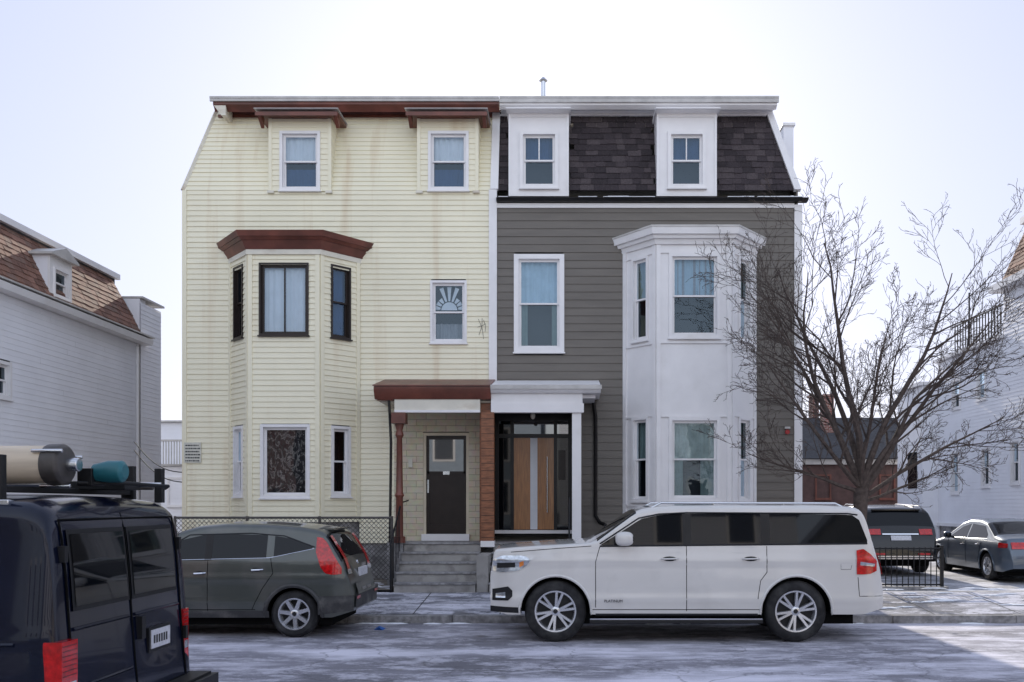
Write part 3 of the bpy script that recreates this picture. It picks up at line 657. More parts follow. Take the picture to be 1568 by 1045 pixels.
for i in range(16):
    x=random.uniform(-7,-3.5); y=random.uniform(17.75,18.4); patch(x,y,.35,random.uniform(.08,.25),.04)
w.done('snow_patches')
w=MB(); lx,ly=sx(578,14.2),14.3
w.mesh([(lx-.08,ly,.0),(lx+.07,ly-.04,.0),(lx+.1,ly+.05,.02),(lx,ly+.03,.06),(lx-.05,ly+.06,.03),(lx+.02,ly-.06,.045)],[(0,1,5),(1,2,3,5),(0,5,3,4),(2,4,3)],'litter_blue'); w.done('litter')

# ================================================================ tree
w=MB(); rnd=random.Random(5)
def branch(p,d,L,r,lev):
    segs=[7,10,7,5,3,2][lev]; pts=[p.copy()]; rad=[r]; dd=d.normalized(); q=p.copy()
    wob=[.10,.075,.12,.17,.22,.26][lev]
    for i in range(segs):
        dd=(dd+Vector((rnd.gauss(0,wob),rnd.gauss(0,wob),rnd.gauss(0,wob)*.7+(.012 if lev<3 else .03)))).normalized()
        q=q+dd*(L/segs); pts.append(q.copy()); rad.append(max(.0036,r*(1-.85*(i+1)/segs)))
    w.tube(pts,rad,'bark',[8,7,5,4,3,3][lev],False)
    if lev>=5: return
    nch=[8,9,7,4,2][lev]
    for k in range(nch):
        t=(k+rnd.uniform(.3,1.3))/nch*.80+.18
        t=min(t,.99)
        i=min(segs-1,int(t*segs)); f=t*segs-i; base=pts[i].lerp(pts[i+1],f); dr=(pts[i+1]-pts[i]).normalized()
        ax=Vector((rnd.gauss(0,1),rnd.gauss(0,.8),rnd.gauss(0,1))); ax=(ax-ax.dot(dr)*dr).normalized()
        ang=rnd.uniform(.4,.85); nd=dr*math.cos(ang)+ax*math.sin(ang); nd.z+=.10
        rr=rad[i]*rnd.uniform(.45,.62)
        branch(base,nd,L*rnd.uniform(.34,.50)*(1.15-.35*t),max(.0038,rr),lev+1)
tb=Vector((5.13,16.0,.15))
tp=[tb,tb+Vector((.02,0,.6)),tb+Vector((-.03,.02,1.4)),tb+Vector((.0,.0,2.1))]
w.tube([tb+Vector((0,0,-.1))]+tp,[.2,.16,.125,.12,.13],'bark',12)
top=tp[-1]
for az,el,L,r,dz in ((182,24,2.3,.04,-.1),(188,42,3.0,.05,0),(172,56,4.0,.06,.03),(160,68,4.6,.06,.03),(170,80,4.9,.06,.03),(20,84,4.8,.07,.03),(10,70,4.8,.065,0),(350,58,4.3,.06,-.03),(4,46,3.5,.055,-.1),(356,33,2.9,.045,-.2),(10,18,2.2,.035,-.25),(270,62,3.2,.045,0),(80,55,3.0,.045,-.05)):
    a=R(az);e=R(el); branch(top+Vector((0,0,dz)),Vector((math.cos(a)*math.cos(e),math.sin(a)*math.cos(e)*.7,math.sin(e))),L*.92,r,1)
w.done('bare_tree')

# ================================================================ vehicles
def make_car(name,loc,rz,L,W,prof,zb,belt,tumble,wh,paint,ws,rw,windows,gaps,cf=.20,Rf=.9,cr=.10,Rr=.45,rc=.10,ry=.13,rim='multi',clad=False,nsp=6,arch=.06,tw=.26,zc=None,hoodr=None):
    car=empty(name,loc,rz)
    xs=np.arange(0,L+.0001,.01); pz=np.interp(xs,[p[0] for p in prof],[p[1] for p in prof])
    ker=np.ones(9)/9; pad=np.concatenate([np.full(4,pz[0]),pz,np.full(4,pz[-1])]); pz=np.convolve(pad,ker,'valid')
    ZT_=lambda x: float(np.interp(x,xs,pz))
    def plan(x):
        f=1.0
        if x<Rf: f-=cf*(1-x/Rf)**2.4
        if x>L-Rr: f-=cr*((x-(L-Rr))/Rr)**2.6
        return f
    def S(z):
        s=1.0
        if z<.6: s-=.05*((.6-z)/.35)**2
        if z>.8: s-=.022*((min(z,belt)-.8)/(max(.05,belt-.8)))**2
        return s
    def hw(x,z):
        y=W/2*plan(x)*S(z)
        if z>belt: y-=tumble*(z-belt)
        if zc:
            for c_,h_ in zc: y+=h_*math.exp(-((z-c_)/.035)**2)
        return y
    def rcx(x):
        r=min(rc,max(.03,(ZT_(x)-zb)*.3))
        if hoodr and ZT_(x)<belt+.1: r=min(r,hoodr)
        return r
    st=sorted(set([round(a,3) for a in np.arange(0,L,.08)]+[round(a,3) for a in np.arange(0,.3,.025)]+[round(a,3) for a in np.arange(L-.5,L,.03)]+[L]))
    mb=MB(); rings=[]
    M1,M2,MA,MC=18,8,6,6
    for x in st:
        zt_=ZT_(x); r=rcx(x); zC=zt_-r; zA=min(belt,zC); half=[]
        zbx=zb+max(0,(.25-x))*.25+max(0,x-(L-.3))*.3
        for i in range(M1+1): z=zbx+(zA-zbx)*i/M1; half.append((hw(x,z),z,0))
        for i in range(1,M2+1): z=zA+(zC-zA)*i/M2; half.append((hw(x,z),z,1))
        ys=hw(x,zC)
        for i in range(1,MA+1): a=math.pi/2*i/MA; half.append((ys-ry*(1-math.cos(a)),zC+r*math.sin(a),2))
        ye=ys-ry
        for i in range(1,MC+1): y=ye*(1-i/MC); half.append((y,zt_+.025*(1-(y/ye)**2),3))
        ring=[(x,-y,z) for y,z,_ in half]+[(x,y,z) for y,z,_ in half[::-1][1:]]
        rings.append(ring)
    nr=len(rings[0]); kk=M1+M2
    me=bpy.data.meshes.new('body'); vs=[p for r_ in rings for p in r_]; fs=[];mi=[]
    for i in range(len(st)-1):
        xm=(st[i]+st[i+1])/2
        for j in range(nr):
            j2=(j+1)%nr; fs.append((i*nr+j,i*nr+j2,(i+1)*nr+j2,(i+1)*nr+j)); m=0
            jj=j if j<nr//2 else nr-2-j
            if j==nr-1: m=1
            elif jj>=kk+2 and (ws[0]<xm<ws[1] or rw[0]<xm<rw[1]): m=2
            mi.append(m)
    fs.append(tuple(range(nr))); mi.append(0); fs.append(tuple(range((len(st)-1)*nr,len(st)*nr))[::-1]); mi.append(0)
    me.from_pydata(vs,[],fs)
    for m in (paint,'arch_black','car_glass'): me.materials.append(MATS[m])
    me.polygons.foreach_set('material_index',mi)
    import bmesh
    bm=bmesh.new(); bm.from_mesh(me); bmesh.ops.remove_doubles(bm,verts=bm.verts,dist=.0004); bmesh.ops.recalc_face_normals(bm,faces=bm.faces); bm.to_mesh(me); bm.free()
    o=bpy.data.objects.new('body',me); scene.collection.objects.link(o)
    cut=MB(); xf,xr,Rw=wh
    for cx in (xf,xr):
        for sgn in (-1,1):
            ra=Rw+arch; n=48; ya,yb=sgn*(W/2-.42),sgn*(W/2+.3); vv=[];ff=[]
            for y in (ya,yb):
                for k in range(n): t=2*math.pi*k/n; vv.append((cx+ra*math.cos(t),y,Rw+ra*math.sin(t)))
            for k in range(n): ff.append((k,(k+1)%n,n+(k+1)%n,n+k))
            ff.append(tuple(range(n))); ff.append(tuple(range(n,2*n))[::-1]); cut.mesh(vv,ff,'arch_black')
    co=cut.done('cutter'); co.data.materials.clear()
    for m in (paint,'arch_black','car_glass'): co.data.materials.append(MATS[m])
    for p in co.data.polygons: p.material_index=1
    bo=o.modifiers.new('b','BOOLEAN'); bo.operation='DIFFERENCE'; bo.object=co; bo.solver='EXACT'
    bpy.context.view_layer.update(); dg_=bpy.context.evaluated_depsgraph_get(); nm=bpy.data.meshes.new_from_object(o.evaluated_get(dg_)); o.modifiers.clear(); o.data=nm
    bpy.data.objects.remove(co)
    for p in nm.polygons: p.use_smooth=True
    try: nm.set_sharp_from_angle(angle=R(30))
    except Exception: pass
    o.parent=car
    d=MB()
    def rx(z):
        m=xs>L*.6; xx=xs[m][::-1]; zz=pz[m][::-1]
        return float(np.interp(z,zz,xx)) if z>zz[0] else L
    def spanel(cols,mt,off=.004,sides=(-1,1),nc=14,nrw=8,thick=0):
        X=[c[0] for c in cols]; 
        for sd in sides:
            vs=[];fs=[]
            for i in range(nc+1):
                x=X[0]+(X[-1]-X[0])*i/nc; a=np.interp(x,X,[c[1] for c in cols]); b=np.interp(x,X,[c[2] for c in cols])
                for j in range(nrw+1):
                    z=a+(b-a)*j/nrw; vs.append((x,sd*(hw(x,z)+off),z))
            for i in range(nc):
                for j in range(nrw): k=i*(nrw+1)+j; fs.append((k,k+1,k+nrw+2,k+nrw+1))
            d.mesh(vs,fs,mt,True)
    def rpanel(y0,y1,z0,z1,mt,off=.006,nz=6,ny=4):
        vs=[];fs=[]
        for i in range(nz+1):
            z=z0+(z1-z0)*i/nz
            for j in range(ny+1): vs.append((rx(z-.012)+off,y0+(y1-y0)*j/ny,z))
        for i in range(nz):
            for j in range(ny): k=i*(ny+1)+j; fs.append((k,k+1,k+ny+2,k+ny+1))
        d.mesh(vs,fs,mt,True)
    def line(pts,mt='arch_black',r=.005,sides=(-1,1),off=.0):
        for sd in sides:
            P=[]
            for (a,b) in zip(pts[:-1],pts[1:]):
                n_=max(2,int(math.hypot(b[0]-a[0],b[1]-a[1])/.05))
                for i in range(n_): t=i/n_; x=a[0]+(b[0]-a[0])*t; z=a[1]+(b[1]-a[1])*t; P.append((x,sd*(hw(x,z)+off),z))
            P.append((pts[-1][0],sd*(hw(*pts[-1])+off),pts[-1][1])); d.tube(P,r,mt,4)
    for c in windows: spanel(c[0],c[1],c[2] if len(c)>2 else .004)
    for g in gaps: line(g)
    for cx in (xf,xr):
        for sd in (-1,1):
            P=[]
            for k in range(25):
                t=R(-12)+R(204)*k/24; x=cx+(Rw+arch+.012)*math.cos(t); z=max(zb+.01,Rw+(Rw+arch+.012)*math.sin(t)); P.append((min(L,max(0,x)),sd*(hw(min(L,max(0,x)),z)-.004),z))
            d.tube(P,.022 if not clad else .034,paint if not clad else 'cladding',6)
    wb_=MB()
    for cx in (xf,xr):
        for sd in (-1,1):
            yo=sd*(W/2-.035); c=(cx,yo,Rw); rr=Rw*.665
            wb_.lathe_y(c,[(rr,-sd*.02),(rr+.01,-sd*.003),(rr+.03,sd*.004),(Rw*.86,sd*.006),(Rw-.03,-sd*.012),(Rw-.008,-sd*.03),(Rw,-sd*.06),(Rw,-sd*(tw-.05)),(Rw-.03,-sd*tw),(rr,-sd*tw)],'tyre',48)
            wb_.lathe_y(c,[(rr+.004,-sd*.004),(rr-.018,-sd*.006),(rr-.03,-sd*.03),(rr-.035,-sd*.14)],'rim_silver',40)
            wb_.lathe_y(c,[(rr-.03,-sd*.11),(.02,-sd*.10),(.0,-sd*.10)],'rim_dark',32)
            wb_.lathe_y(c,[(.0,-sd*.018),(.05,-sd*.02),(.068,-sd*.03),(.075,-sd*.09)],'rim_silver',20)
            wb_.lathe_y(c,[(.0,-sd*.014),(.03,-sd*.014),(.034,-sd*.02)],'rim_dark',16)
            for k in range(nsp):
                t0=2*math.pi*k/nsp+.3
                for dt in ((-.16,.16) if rim=='split' else (0,)):
                    a=t0+dt; ir,orr=.05,rr-.012; wi,wo=(.018,.016) if rim=='split' else (.030,.024)
                    e=(math.cos(a),math.sin(a)); n2=(-e[1],e[0]); ai=t0+dt*.55; ei=(math.cos(ai),math.sin(ai)); ni=(-ei[1],ei[0])
                    def q(rad,wd,ee,nn,y): return (cx+ee[0]*rad+nn[0]*wd,yo-sd*y,Rw+ee[1]*rad+nn[1]*wd)
                    vs=[q(ir,-wi,ei,ni,.026),q(ir,wi,ei,ni,.026),q(orr,wo,e,n2,.010),q(orr,-wo,e,n2,.010),q(ir,-wi-.008,ei,ni,.07),q(ir,wi+.008,ei,ni,.07),q(orr,wo+.008,e,n2,.06),q(orr,-wo-.008,e,n2,.06)]
                    wb_.mesh(vs,[(0,1,2,3),(0,4,5,1),(1,5,6,2),(2,6,7,3),(3,7,4,0)],'rim_silver')
    wb_.done('wheels',car)
    return car,d,hw,rx,spanel,rpanel,line,ZT_
def handle(d,hw,x,z,mt,W=.2):
    for sd in (-1,1):
        y=hw(x,z); d.tube([(x-W/2,sd*(y+.0),z),(x-W/2+.03,sd*(y+.04),z),(x+W/2-.03,sd*(y+.04),z+.005),(x+W/2,sd*y,z+.005)],.013,mt,6)
        d.ellip((x,sd*(y-.002),z),(W*.42,.006,.035),'black_plastic',1,14,6)
def mirror(d,hw,x,z,mt,r=(.10,.09,.09)):
    for sd in (-1,1):
        y=hw(x,z-.1); d.ellip((x,sd*(y+.16),z),r,mt,.7); d.ellip((x+.03,sd*(y+.16),z-.0),(r[0]*.8,r[1]*.85,r[2]*.8),'car_glass',.7); d.tube([(x,sd*(y-.02),z-.07),(x,sd*(y+.1),z-.04)],.03,'black_plastic',6)
def text(s,par,loc,rot,size,mt,ext=.002):
    c=bpy.data.curves.new('badge_text','FONT'); c.body=s; c.size=size; c.extrude=ext; o=bpy.data.objects.new('badge',c); scene.collection.objects.link(o); o.location=loc; o.rotation_euler=rot; c.materials.append(MATS[mt]); o.parent=par; return o

# ---- white suv
L=5.6
prof=[(0,.74),(.010,1.14),(.02,1.27),(.06,1.325),(.3,1.35),(.7,1.38),(1.1,1.40),(1.46,1.425),(2.06,1.86),(2.18,1.91),(2.5,1.945),(3.5,1.955),(4.7,1.95),(5.20,1.93),(5.31,1.88),(5.36,1.79),(5.45,1.40),(5.49,1.24),(5.55,1.10),(5.585,.95),(5.6,.60)]
YS=12.96
car,d,hw,rx,sp,rp,ln,zt_=make_car('white_suv',(sx(750,YS),YS+1.015,0),0,L,2.03,prof,.40,1.355,.16,(.93,4.35,.44),'paint_white',(1.50,2.10),(5.33,5.44),
 [([(1.58,1.385,1.395),(1.80,1.38,1.53),(2.15,1.375,1.755),(2.4,1.375,1.81),(2.74,1.375,1.83)],'car_glass'),
  ([(2.74,1.375,1.83),(2.86,1.375,1.83)],'black_trim',.006),
  ([(2.86,1.375,1.83),(3.85,1.385,1.83)],'car_glass'),
  ([(3.85,1.385,1.83),(3.98,1.385,1.83)],'black_trim',.006),
  ([(3.98,1.39,1.83),(5.10,1.41,1.815),(5.24,1.415,1.80),(5.36,1.42,1.46)],'car_glass')],
 [[(1.50,.50),(1.50,1.15),(1.56,1.36)],[(2.79,.45),(2.79,1.37)],[(3.93,1.37),(3.93,1.0),(3.84,.88),(3.8,.62)],[(1.45,.47),(3.84,.47)],[(1.44,1.37),(1.0,1.34),(.3,1.285)]],
 nsp=6,rim='split',zc=((1.17,.018),(.62,.014)),cf=.10,Rf=.40,cr=.08,Rr=.28,rc=.07,ry=.10,hoodr=.04)
ln([(1.56,1.368),(5.36,1.405)],'black_trim',.014)
ln([(1.56,1.40),(2.12,1.765),(2.4,1.822),(2.8,1.842),(5.1,1.83),(5.24,1.81)],'black_trim',.012)
sp([(.04,1.02,1.17),(.16,1.0,1.235),(.40,1.02,1.25),(.52,1.09,1.22),(.56,1.15,1.19)],'clear_light',.010)
sp([(.10,1.06,1.13),(.36,1.07,1.14)],'black_plastic',.013); sp([(.42,1.07,1.14),(.48,1.10,1.16)],'amber_light',.014)
sp([(.03,.60,.76),(.26,.60,.80),(.32,.66,.74)],'black_plastic',.008); sp([(.08,.64,.70),(.22,.64,.72)],'clear_light',.014)
sp([(0.0,.44,.52),(.45,.42,.50)],'black_plastic',.008)
for k in range(5): d.box(-.02,.0,-.66,.66,.82+k*.075,.845+k*.075,'chrome')
d.box(-.008,.02,-.70,.70,.78,1.19,'black_plastic')
sp([(5.20,.97,1.31),(5.30,.97,1.33),(5.40,.98,1.26),(5.49,1.02,1.16)],'red_light',.012); rp(-.97,-.82,.97,1.25,'red_light',.012); rp(.82,.97,.97,1.25,'red_light',.012)
sp([(5.25,1.10,1.15),(5.46,1.08,1.12)],'clear_light',.016)
ln([(5.22,.93),(5.24,.66),(5.58,.66)],'arch_black',.005)
ln([(4.98,1.04),(5.12,1.04),(5.14,1.13),(4.98,1.13),(4.98,1.04)],'arch_black',.003,(-1,))
for x in (2.55,3.70): handle(d,hw,x,1.19,'paint_white',.24)
mirror(d,hw,1.90,1.48,'paint_white',(.13,.10,.10))
for sd in (-1,1):
    d.box(1.42,3.85,sd*1.02-.10,sd*1.02+.06,.29,.335,'black_plastic'); d.box(1.42,3.85,sd*1.055-.03,sd*1.055+.03,.336,.352,'chrome')
    d.tube([(2.3,sd*.82,1.91),(2.45,sd*.82,1.985),(4.95,sd*.82,1.975),(5.1,sd*.82,1.90)],.018,'steel',8)
    for x in (3.2,4.2): d.tube([(x,sd*.82,1.90),(x,sd*.82,1.98)],.018,'steel',6)
ln([(1.5,.395),(3.8,.395)],'black_plastic',.022)
d.box(5.54,5.63,-.85,.85,.48,.60,'black_plastic'); d.box(5.50,5.52,-.26,.26,.96,1.10,'plate')
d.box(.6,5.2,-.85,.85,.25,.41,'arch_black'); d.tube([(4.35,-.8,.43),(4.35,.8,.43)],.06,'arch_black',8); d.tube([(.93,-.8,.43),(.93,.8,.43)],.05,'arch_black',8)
d.tube([(5.0,.1,1.93),(5.1,.1,2.0)],[.03,.008],'black_plastic',6)
d.done('details',car)
text('PLATINUM',car,(1.62,-1.032,.575),(R(90),0,0),.055,'text_dark')

# ---- gray crossover
YS=13.4; L=4.52
prof=[(0,.55),(.03,.78),(.1,.88),(.35,.97),(1.05,1.10),(1.15,1.13),(1.95,1.57),(2.2,1.64),(2.6,1.68),(3.2,1.675),(3.7,1.635),(4.0,1.59),(4.12,1.53),(4.36,1.15),(4.41,1.0),(4.44,.85),(4.50,.78),(4.52,.5)]
car,d,hw,rx,sp,rp,ln,zt_=make_car('gray_crossover_car',(-7.69,YS+.91,0),0,L,1.82,prof,.30,1.12,.28,(1.0,3.66,.35),'paint_gray',(1.2,1.95),(4.12,4.34),
 [([(1.55,1.15,1.17),(2.0,1.14,1.44),(2.35,1.14,1.52)],'car_glass'),([(2.35,1.14,1.52),(2.45,1.145,1.53)],'black_trim',.006),([(2.45,1.145,1.53),(3.25,1.18,1.51)],'car_glass'),([(3.36,1.195,1.495),(3.6,1.23,1.46),(3.92,1.31,1.345)],'car_glass')],
 [[(1.42,.45),(1.42,1.0),(1.5,1.13)],[(2.4,.4),(2.4,1.14)],[(3.32,1.17),(3.36,.95),(3.2,.72),(3.05,.42)],[(1.4,.42),(3.1,.42)]],
 nsp=7,rim='multi',clad=True,zc=((.88,.012),(.52,.010)),rc=.10,ry=.14,cr=.13,Rr=.5,tw=.22)
ln([(1.5,1.135),(3.3,1.175),(3.95,1.31)],'chrome',.008); ln([(1.6,1.21),(2.1,1.51),(3.0,1.535),(3.5,1.495),(3.96,1.33)],'black_trim',.010)
sp([(3.98,1.26,1.48),(4.06,1.04,1.47),(4.13,.95,1.41),(4.24,.93,1.22),(4.36,.94,1.03)],'red_light',.012); 
for s in (-1,1):
    a,b=sorted((s*.60,s*.75)); rp(a,b,1.0,1.50,'red_light',.014)
    a,b=sorted((s*.56,s*.78)); rp(a,b,.93,1.0,'clear_light',.014)
sp([(1.36,.30,.40),(3.3,.30,.40)],'cladding',.01); sp([(4.02,.34,.62),(4.52,.40,.62)],'cladding',.014); sp([(0,.36,.55),(.62,.32,.5)],'cladding',.01)
rp(-.74,.74,.42,.62,'cladding',.02); rp(-.6,.6,.62,.78,'paint_gray',.03); d.box(4.44,4.47,-.16,.36,.86,.99,'plate')
handle(d,hw,2.28,.95,'chrome',.18); handle(d,hw,3.12,1.0,'chrome',.18); mirror(d,hw,1.75,1.22,'paint_gray')
for s in (-1,1): rp(*sorted((s*.5,s*.72)),.56,.60,'red_light',.035); rp(*sorted((s*.03,s*.3)),.66,.7,'chrome',.035)
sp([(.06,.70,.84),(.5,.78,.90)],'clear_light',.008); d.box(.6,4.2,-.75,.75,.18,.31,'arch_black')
d.tube([(4.2,0,1.38),(4.30,-.35,1.26)],.008,'black_plastic',5); d.ellip((4.39,0,1.07),(.02,.05,.035),'chrome',1,12,6)
d.box(3.95,4.15,-.5,.5,1.575,1.60,'paint_gray')
d.done('details',car)

# ---- navy van
YV=5.42; W_=2.0
prof=[(0,.7),(.05,.95),(.15,1.05),(.8,1.2),(.95,1.25),(1.65,1.88),(1.9,1.97),(2.6,2.01),(4.9,2.0),(5.2,1.985),(5.32,1.93),(5.37,1.85),(5.405,1.5),(5.42,1.2),(5.44,.9),(5.45,.6),(5.47,.5)]
L=5.47
car,d,hw,rx,sp,rp,ln,zt_=make_car('navy_cargo_van',(-3.02-L,YV+1.0,0),0,L,W_,prof,.42,1.30,.10,(1.0,4.35,.38),'paint_navy',(1.0,1.66),(9,9.1),
 [([(1.5,1.30,1.34),(1.9,1.28,1.70),(2.5,1.28,1.75)],'car_glass'),([(2.75,1.28,1.76),(3.7,1.28,1.76)],'car_glass_brown'),([(3.95,1.28,1.76),(5.0,1.28,1.76)],'car_glass_brown')],
 [[(1.4,.5),(1.4,1.25)],[(2.6,.5),(2.6,1.85)],[(3.8,.5),(3.8,1.85)],[(1.4,.52),(5.0,.52)],[(2.7,1.24),(5.1,1.24)]],
 zc=((1.16,.012),(.75,.010)),rc=.13,ry=.17,cr=.11,Rr=.22,nsp=5)
ln([(3.92,1.27),(3.92,1.77),(5.03,1.77),(5.03,1.27),(3.92,1.27)],'rubber_black',.012)
ln([(1.6,1.12),(5.2,1.12)],'paint_navy',.014)
for (y0,y1) in ((-.72,-.05),(.05,.72)):
    rp(y0-.03,y1+.03,1.29,1.80,'rubber_black',.008,10,6); rp(y0,y1,1.32,1.77,'car_glass',.014,10,6)
def rline(pts,r=.007,mt='arch_black',off=.004): 
    P=[]
    for a,b in zip(pts[:-1],pts[1:]):
        for i in range(10): t=i/10; z=a[1]+(b[1]-a[1])*t; P.append((rx(z-.012)+off,a[0]+(b[0]-a[0])*t,z))
    P.append((rx(pts[-1][1])+off,pts[-1][0],pts[-1][1])); d.tube(P,r,mt,5)
rline([(0,.6),(0,1.90)]); rline([(-.80,.6),(-.80,1.86),(.80,1.86),(.80,.6)]); rline([(-.8,.62),(.8,.62)]); rline([(-.76,1.18),(-.04,1.18)],.012,'paint_navy'); rline([(.04,1.18),(.76,1.18)],.012,'paint_navy')
rline([(-.76,.82),(-.04,.82)],.010,'paint_navy')
for z in (1.65,.95):
    for s in (-1,1): d.box(rx(z)-.01,rx(z)+.035,s*.82-.02,s*.82+.02,z-.05,z+.05,'black_plastic')
for s,zt1 in ((-1,1.13),(1,1.13)):
    a,b=sorted((s*.80,s*(.975 if s<0 else .90))); x1_=5.475 if s<0 else 5.45
    d.box(5.30,x1_,a,b,.72,zt1,'red_light'); d.box(5.32,x1_+.004,a+.02,b-.02,.82,.88,'clear_light')
    for k in range(7): d.box(5.31,x1_+.003,a+.012,b-.012,.92+k*.03,.923+k*.03,'rim_dark')
    d.box(5.29,x1_-.01,a-.006,b+.006,.70,.719,'black_plastic')
d.box(5.43,5.455,.20,.56,.88,1.06,'black_plastic'); d.box(5.456,5.462,.225,.535,.905,1.04,'plate')
for k in range(6): d.box(5.4625,5.464,.26+k*.04,.285+k*.04,.94,1.0,'text_dark')
d.box(5.42,5.47,.06,.12,1.0,1.16,'black_plastic')
d.box(5.42,5.66,-.98,.98,.44,.60,'black_plastic'); d.box(5.44,5.62,-.93,.93,.601,.62,'rubber_black')
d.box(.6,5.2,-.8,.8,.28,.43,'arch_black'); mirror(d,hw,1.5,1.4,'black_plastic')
d.done('details',car)
text('E350',car,(5.46,-.72,.70),(R(90),0,R(90)),.09,'chrome')
r=MB()
for x in (2.6,3.9,5.0):
    r.box(x-.03,x+.03,-.86,.86,2.03,2.07,'rubber_black')
    for s in (-1,1):
        r.box(x-.05,x+.05,s*.84-.025,s*.84+.025,1.97,2.26,'rubber_black')
        for q in (2.12,2.20): r.tube([(x,s*.84-.027*1,q),(x,s*.84+.027,q)],.013,'gutter_gray',8)
        r.box(x-.09,x+.09,s*.83-.04,s*.83+.04,1.95,1.985,'steel')
r.tube([(1.0,-.45,2.20),(5.12,-.45,2.215)],.125,'tube_beige',28)
r.tube([(5.10,-.45,2.215),(5.12,-.45,2.215),(5.20,-.45,2.215),(5.22,-.45,2.215),(5.23,-.45,2.215)],[.13,.135,.135,.115,.06],'galv',24)
r.tube([(5.22,-.45,2.215),(5.30,-.45,2.215)],.045,'steel',14)
for k in range(3): t=2*math.pi*k/3+.4; r.tube([(5.05,-.45+.14*math.cos(t),2.215+.14*math.sin(t)),(5.25,-.45+.14*math.cos(t),2.215+.14*math.sin(t))],.014,'steel',6)
r.tube([(5.26,-.18,2.17),(5.36,-.18,2.18),(5.45,-.18,2.18),(5.47,-.18,2.18)],[.06,.075,.075,.05],'teal',16); r.box(5.18,5.28,-.26,-.08,2.08,2.2,'rubber_black')
r.tube([(5.2,-.3,2.10),(5.45,-.05,2.10),(5.55,.3,2.09),(5.35,.7,2.08)],.014,'rubber_black',6)
r.box(4.95,5.35,.05,.3,2.06,2.12,'rubber_black'); r.tube([(4.3,.1,2.10),(5.5,.3,2.10)],.018,'steel',8)
r.tube([(3.0,.42,2.09),(5.25,.42,2.09)],.022,'galv',8); r.tube([(3.0,.72,2.09),(5.25,.72,2.09)],.022,'galv',8)
r.box(5.22,5.28,.80,.86,1.97,2.24,'rubber_black')
r.done('roof_rack',car,bevel=.006)

# ---- black suv (rear view)
L=4.7
prof=[(0,.7),(.05,.95),(.2,1.05),(1.0,1.15),(1.2,1.2),(1.95,1.62),(2.4,1.72),(3.4,1.72),(4.1,1.66),(4.25,1.58),(4.48,1.18),(4.55,1.05),(4.65,.85),(4.7,.5)]
car,d,hw,rx,sp,rp,ln,zt_=make_car('black_suv',(8.25,22.6+4.7,.22),R(-90),L,1.93,prof,.32,1.12,.28,(.9,3.75,.38),'paint_black',(1.2,1.95),(4.27,4.46),
 [([(1.6,1.16,1.2),(2.1,1.15,1.55),(4.0,1.2,1.5)],'car_glass')],[],nsp=5,cr=.16,Rr=.5)
for s in (-1,1): rp(*sorted((s*.48,s*.80)),1.0,1.14,'red_light',.02); rp(*sorted((s*.4,s*.7)),.5,.55,'red_light',.03)
rp(-.25,.25,.86,.98,'plate',.03); rp(-.45,.45,1.0,1.03,'chrome',.03); rp(-.75,.75,.40,.48,'steel',.03); d.box(4.1,4.3,-.6,.6,1.6,1.63,'paint_black')
for s in (-1,1): d.tube([(2.2,s*.68,1.70),(2.4,s*.68,1.76),(4.0,s*.68,1.72)],.015,'steel',6)
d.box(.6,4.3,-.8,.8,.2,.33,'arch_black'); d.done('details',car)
L=4.7
prof=[(0,.55),(.05,.72),(.2,.8),(1.0,.93),(1.25,.98),(2.0,1.36),(2.4,1.44),(3.0,1.43),(3.4,1.36),(4.0,1.08),(4.3,1.04),(4.55,1.0),(4.62,.85),(4.68,.75),(4.7,.45)]
car,d,hw,rx,sp,rp,ln,zt_=make_car('blue_gray_sedan',(9.97+.9,20.8+4.7,.17),R(-90),L,1.8,prof,.24,.92,.42,(.9,3.65,.33),'paint_bluegray',(1.25,2.02),(3.38,4.0),
 [([(1.6,.96,1.0),(2.1,.96,1.24),(2.5,.97,1.32)],'car_glass'),([(2.58,.97,1.32),(3.3,.98,1.28),(3.6,1.0,1.08)],'car_glass')],[[(1.5,.4),(1.5,.95)],[(2.54,.35),(2.54,.95)],[(3.4,.9),(3.2,.4)]],nsp=7,cr=.16,Rr=.5)
ln([(1.55,.95),(3.65,.98)],'chrome',.008); sp([(4.3,.80,.92),(4.6,.80,.90)],'red_light',.01)
for s in (-1,1): rp(*sorted((s*.45,s*.76)),.78,.93,'red_light',.02)
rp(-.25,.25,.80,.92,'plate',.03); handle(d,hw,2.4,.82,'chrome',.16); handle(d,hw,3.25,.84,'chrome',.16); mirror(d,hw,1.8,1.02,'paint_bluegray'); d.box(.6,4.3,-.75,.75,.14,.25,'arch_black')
d.done('details',car)

# ================================================================ neighbouring houses
def simple_window(w,pl,u0,u1,v0,v1,cm='white_trim',curt=True):
    window(w,pl,u0,u1,v0,v1,.07,cm=cm,glass='window_glass_dark',cur=((0,1,.5,1,'curtain_gray'),) if curt else (),proud=.04,sill=True,depth=.3)
hL=empty('white_mansard_house'); w=MB(); XW=-11.5
P=PL((XW,0,0),(0,1,0),(0,0,1),(1,0,0))
ye=24.4; ze=sz(523,24.0)
wn=[(15.6,16.4,3.9,5.3),(18.0,18.85,sz(610,18.5),sz(552,18.5))]
siding(w,P,8,ye,0,ze,.12,[(a+.02,b-.02,c+.02,d_-.02) for a,b,c,d_ in wn],'white_siding',.009)
for q in wn[:2]: simple_window(w,P,*q,curt=False)
w.box(XW-9,XW-.45,8,ye,0,ze,'sheathing')
w.box(XW-.45,XW,ye-.03,ye,0,ze,'white_siding')
w.box(XW-.06,XW+.03,ye-.05,ye+.06,0,ze,'white_trim')
w.tube([(XW+.08,ye-.15,ze-.1),(XW+.08,ye-.15,.3)],.04,'white_trim',8)
w.prism([(XW-.1,ze),(XW+.25,ze+.02),(XW+.28,ze+.16),(XW-.1,ze+.2)],8,ye+.35,'white_trim')
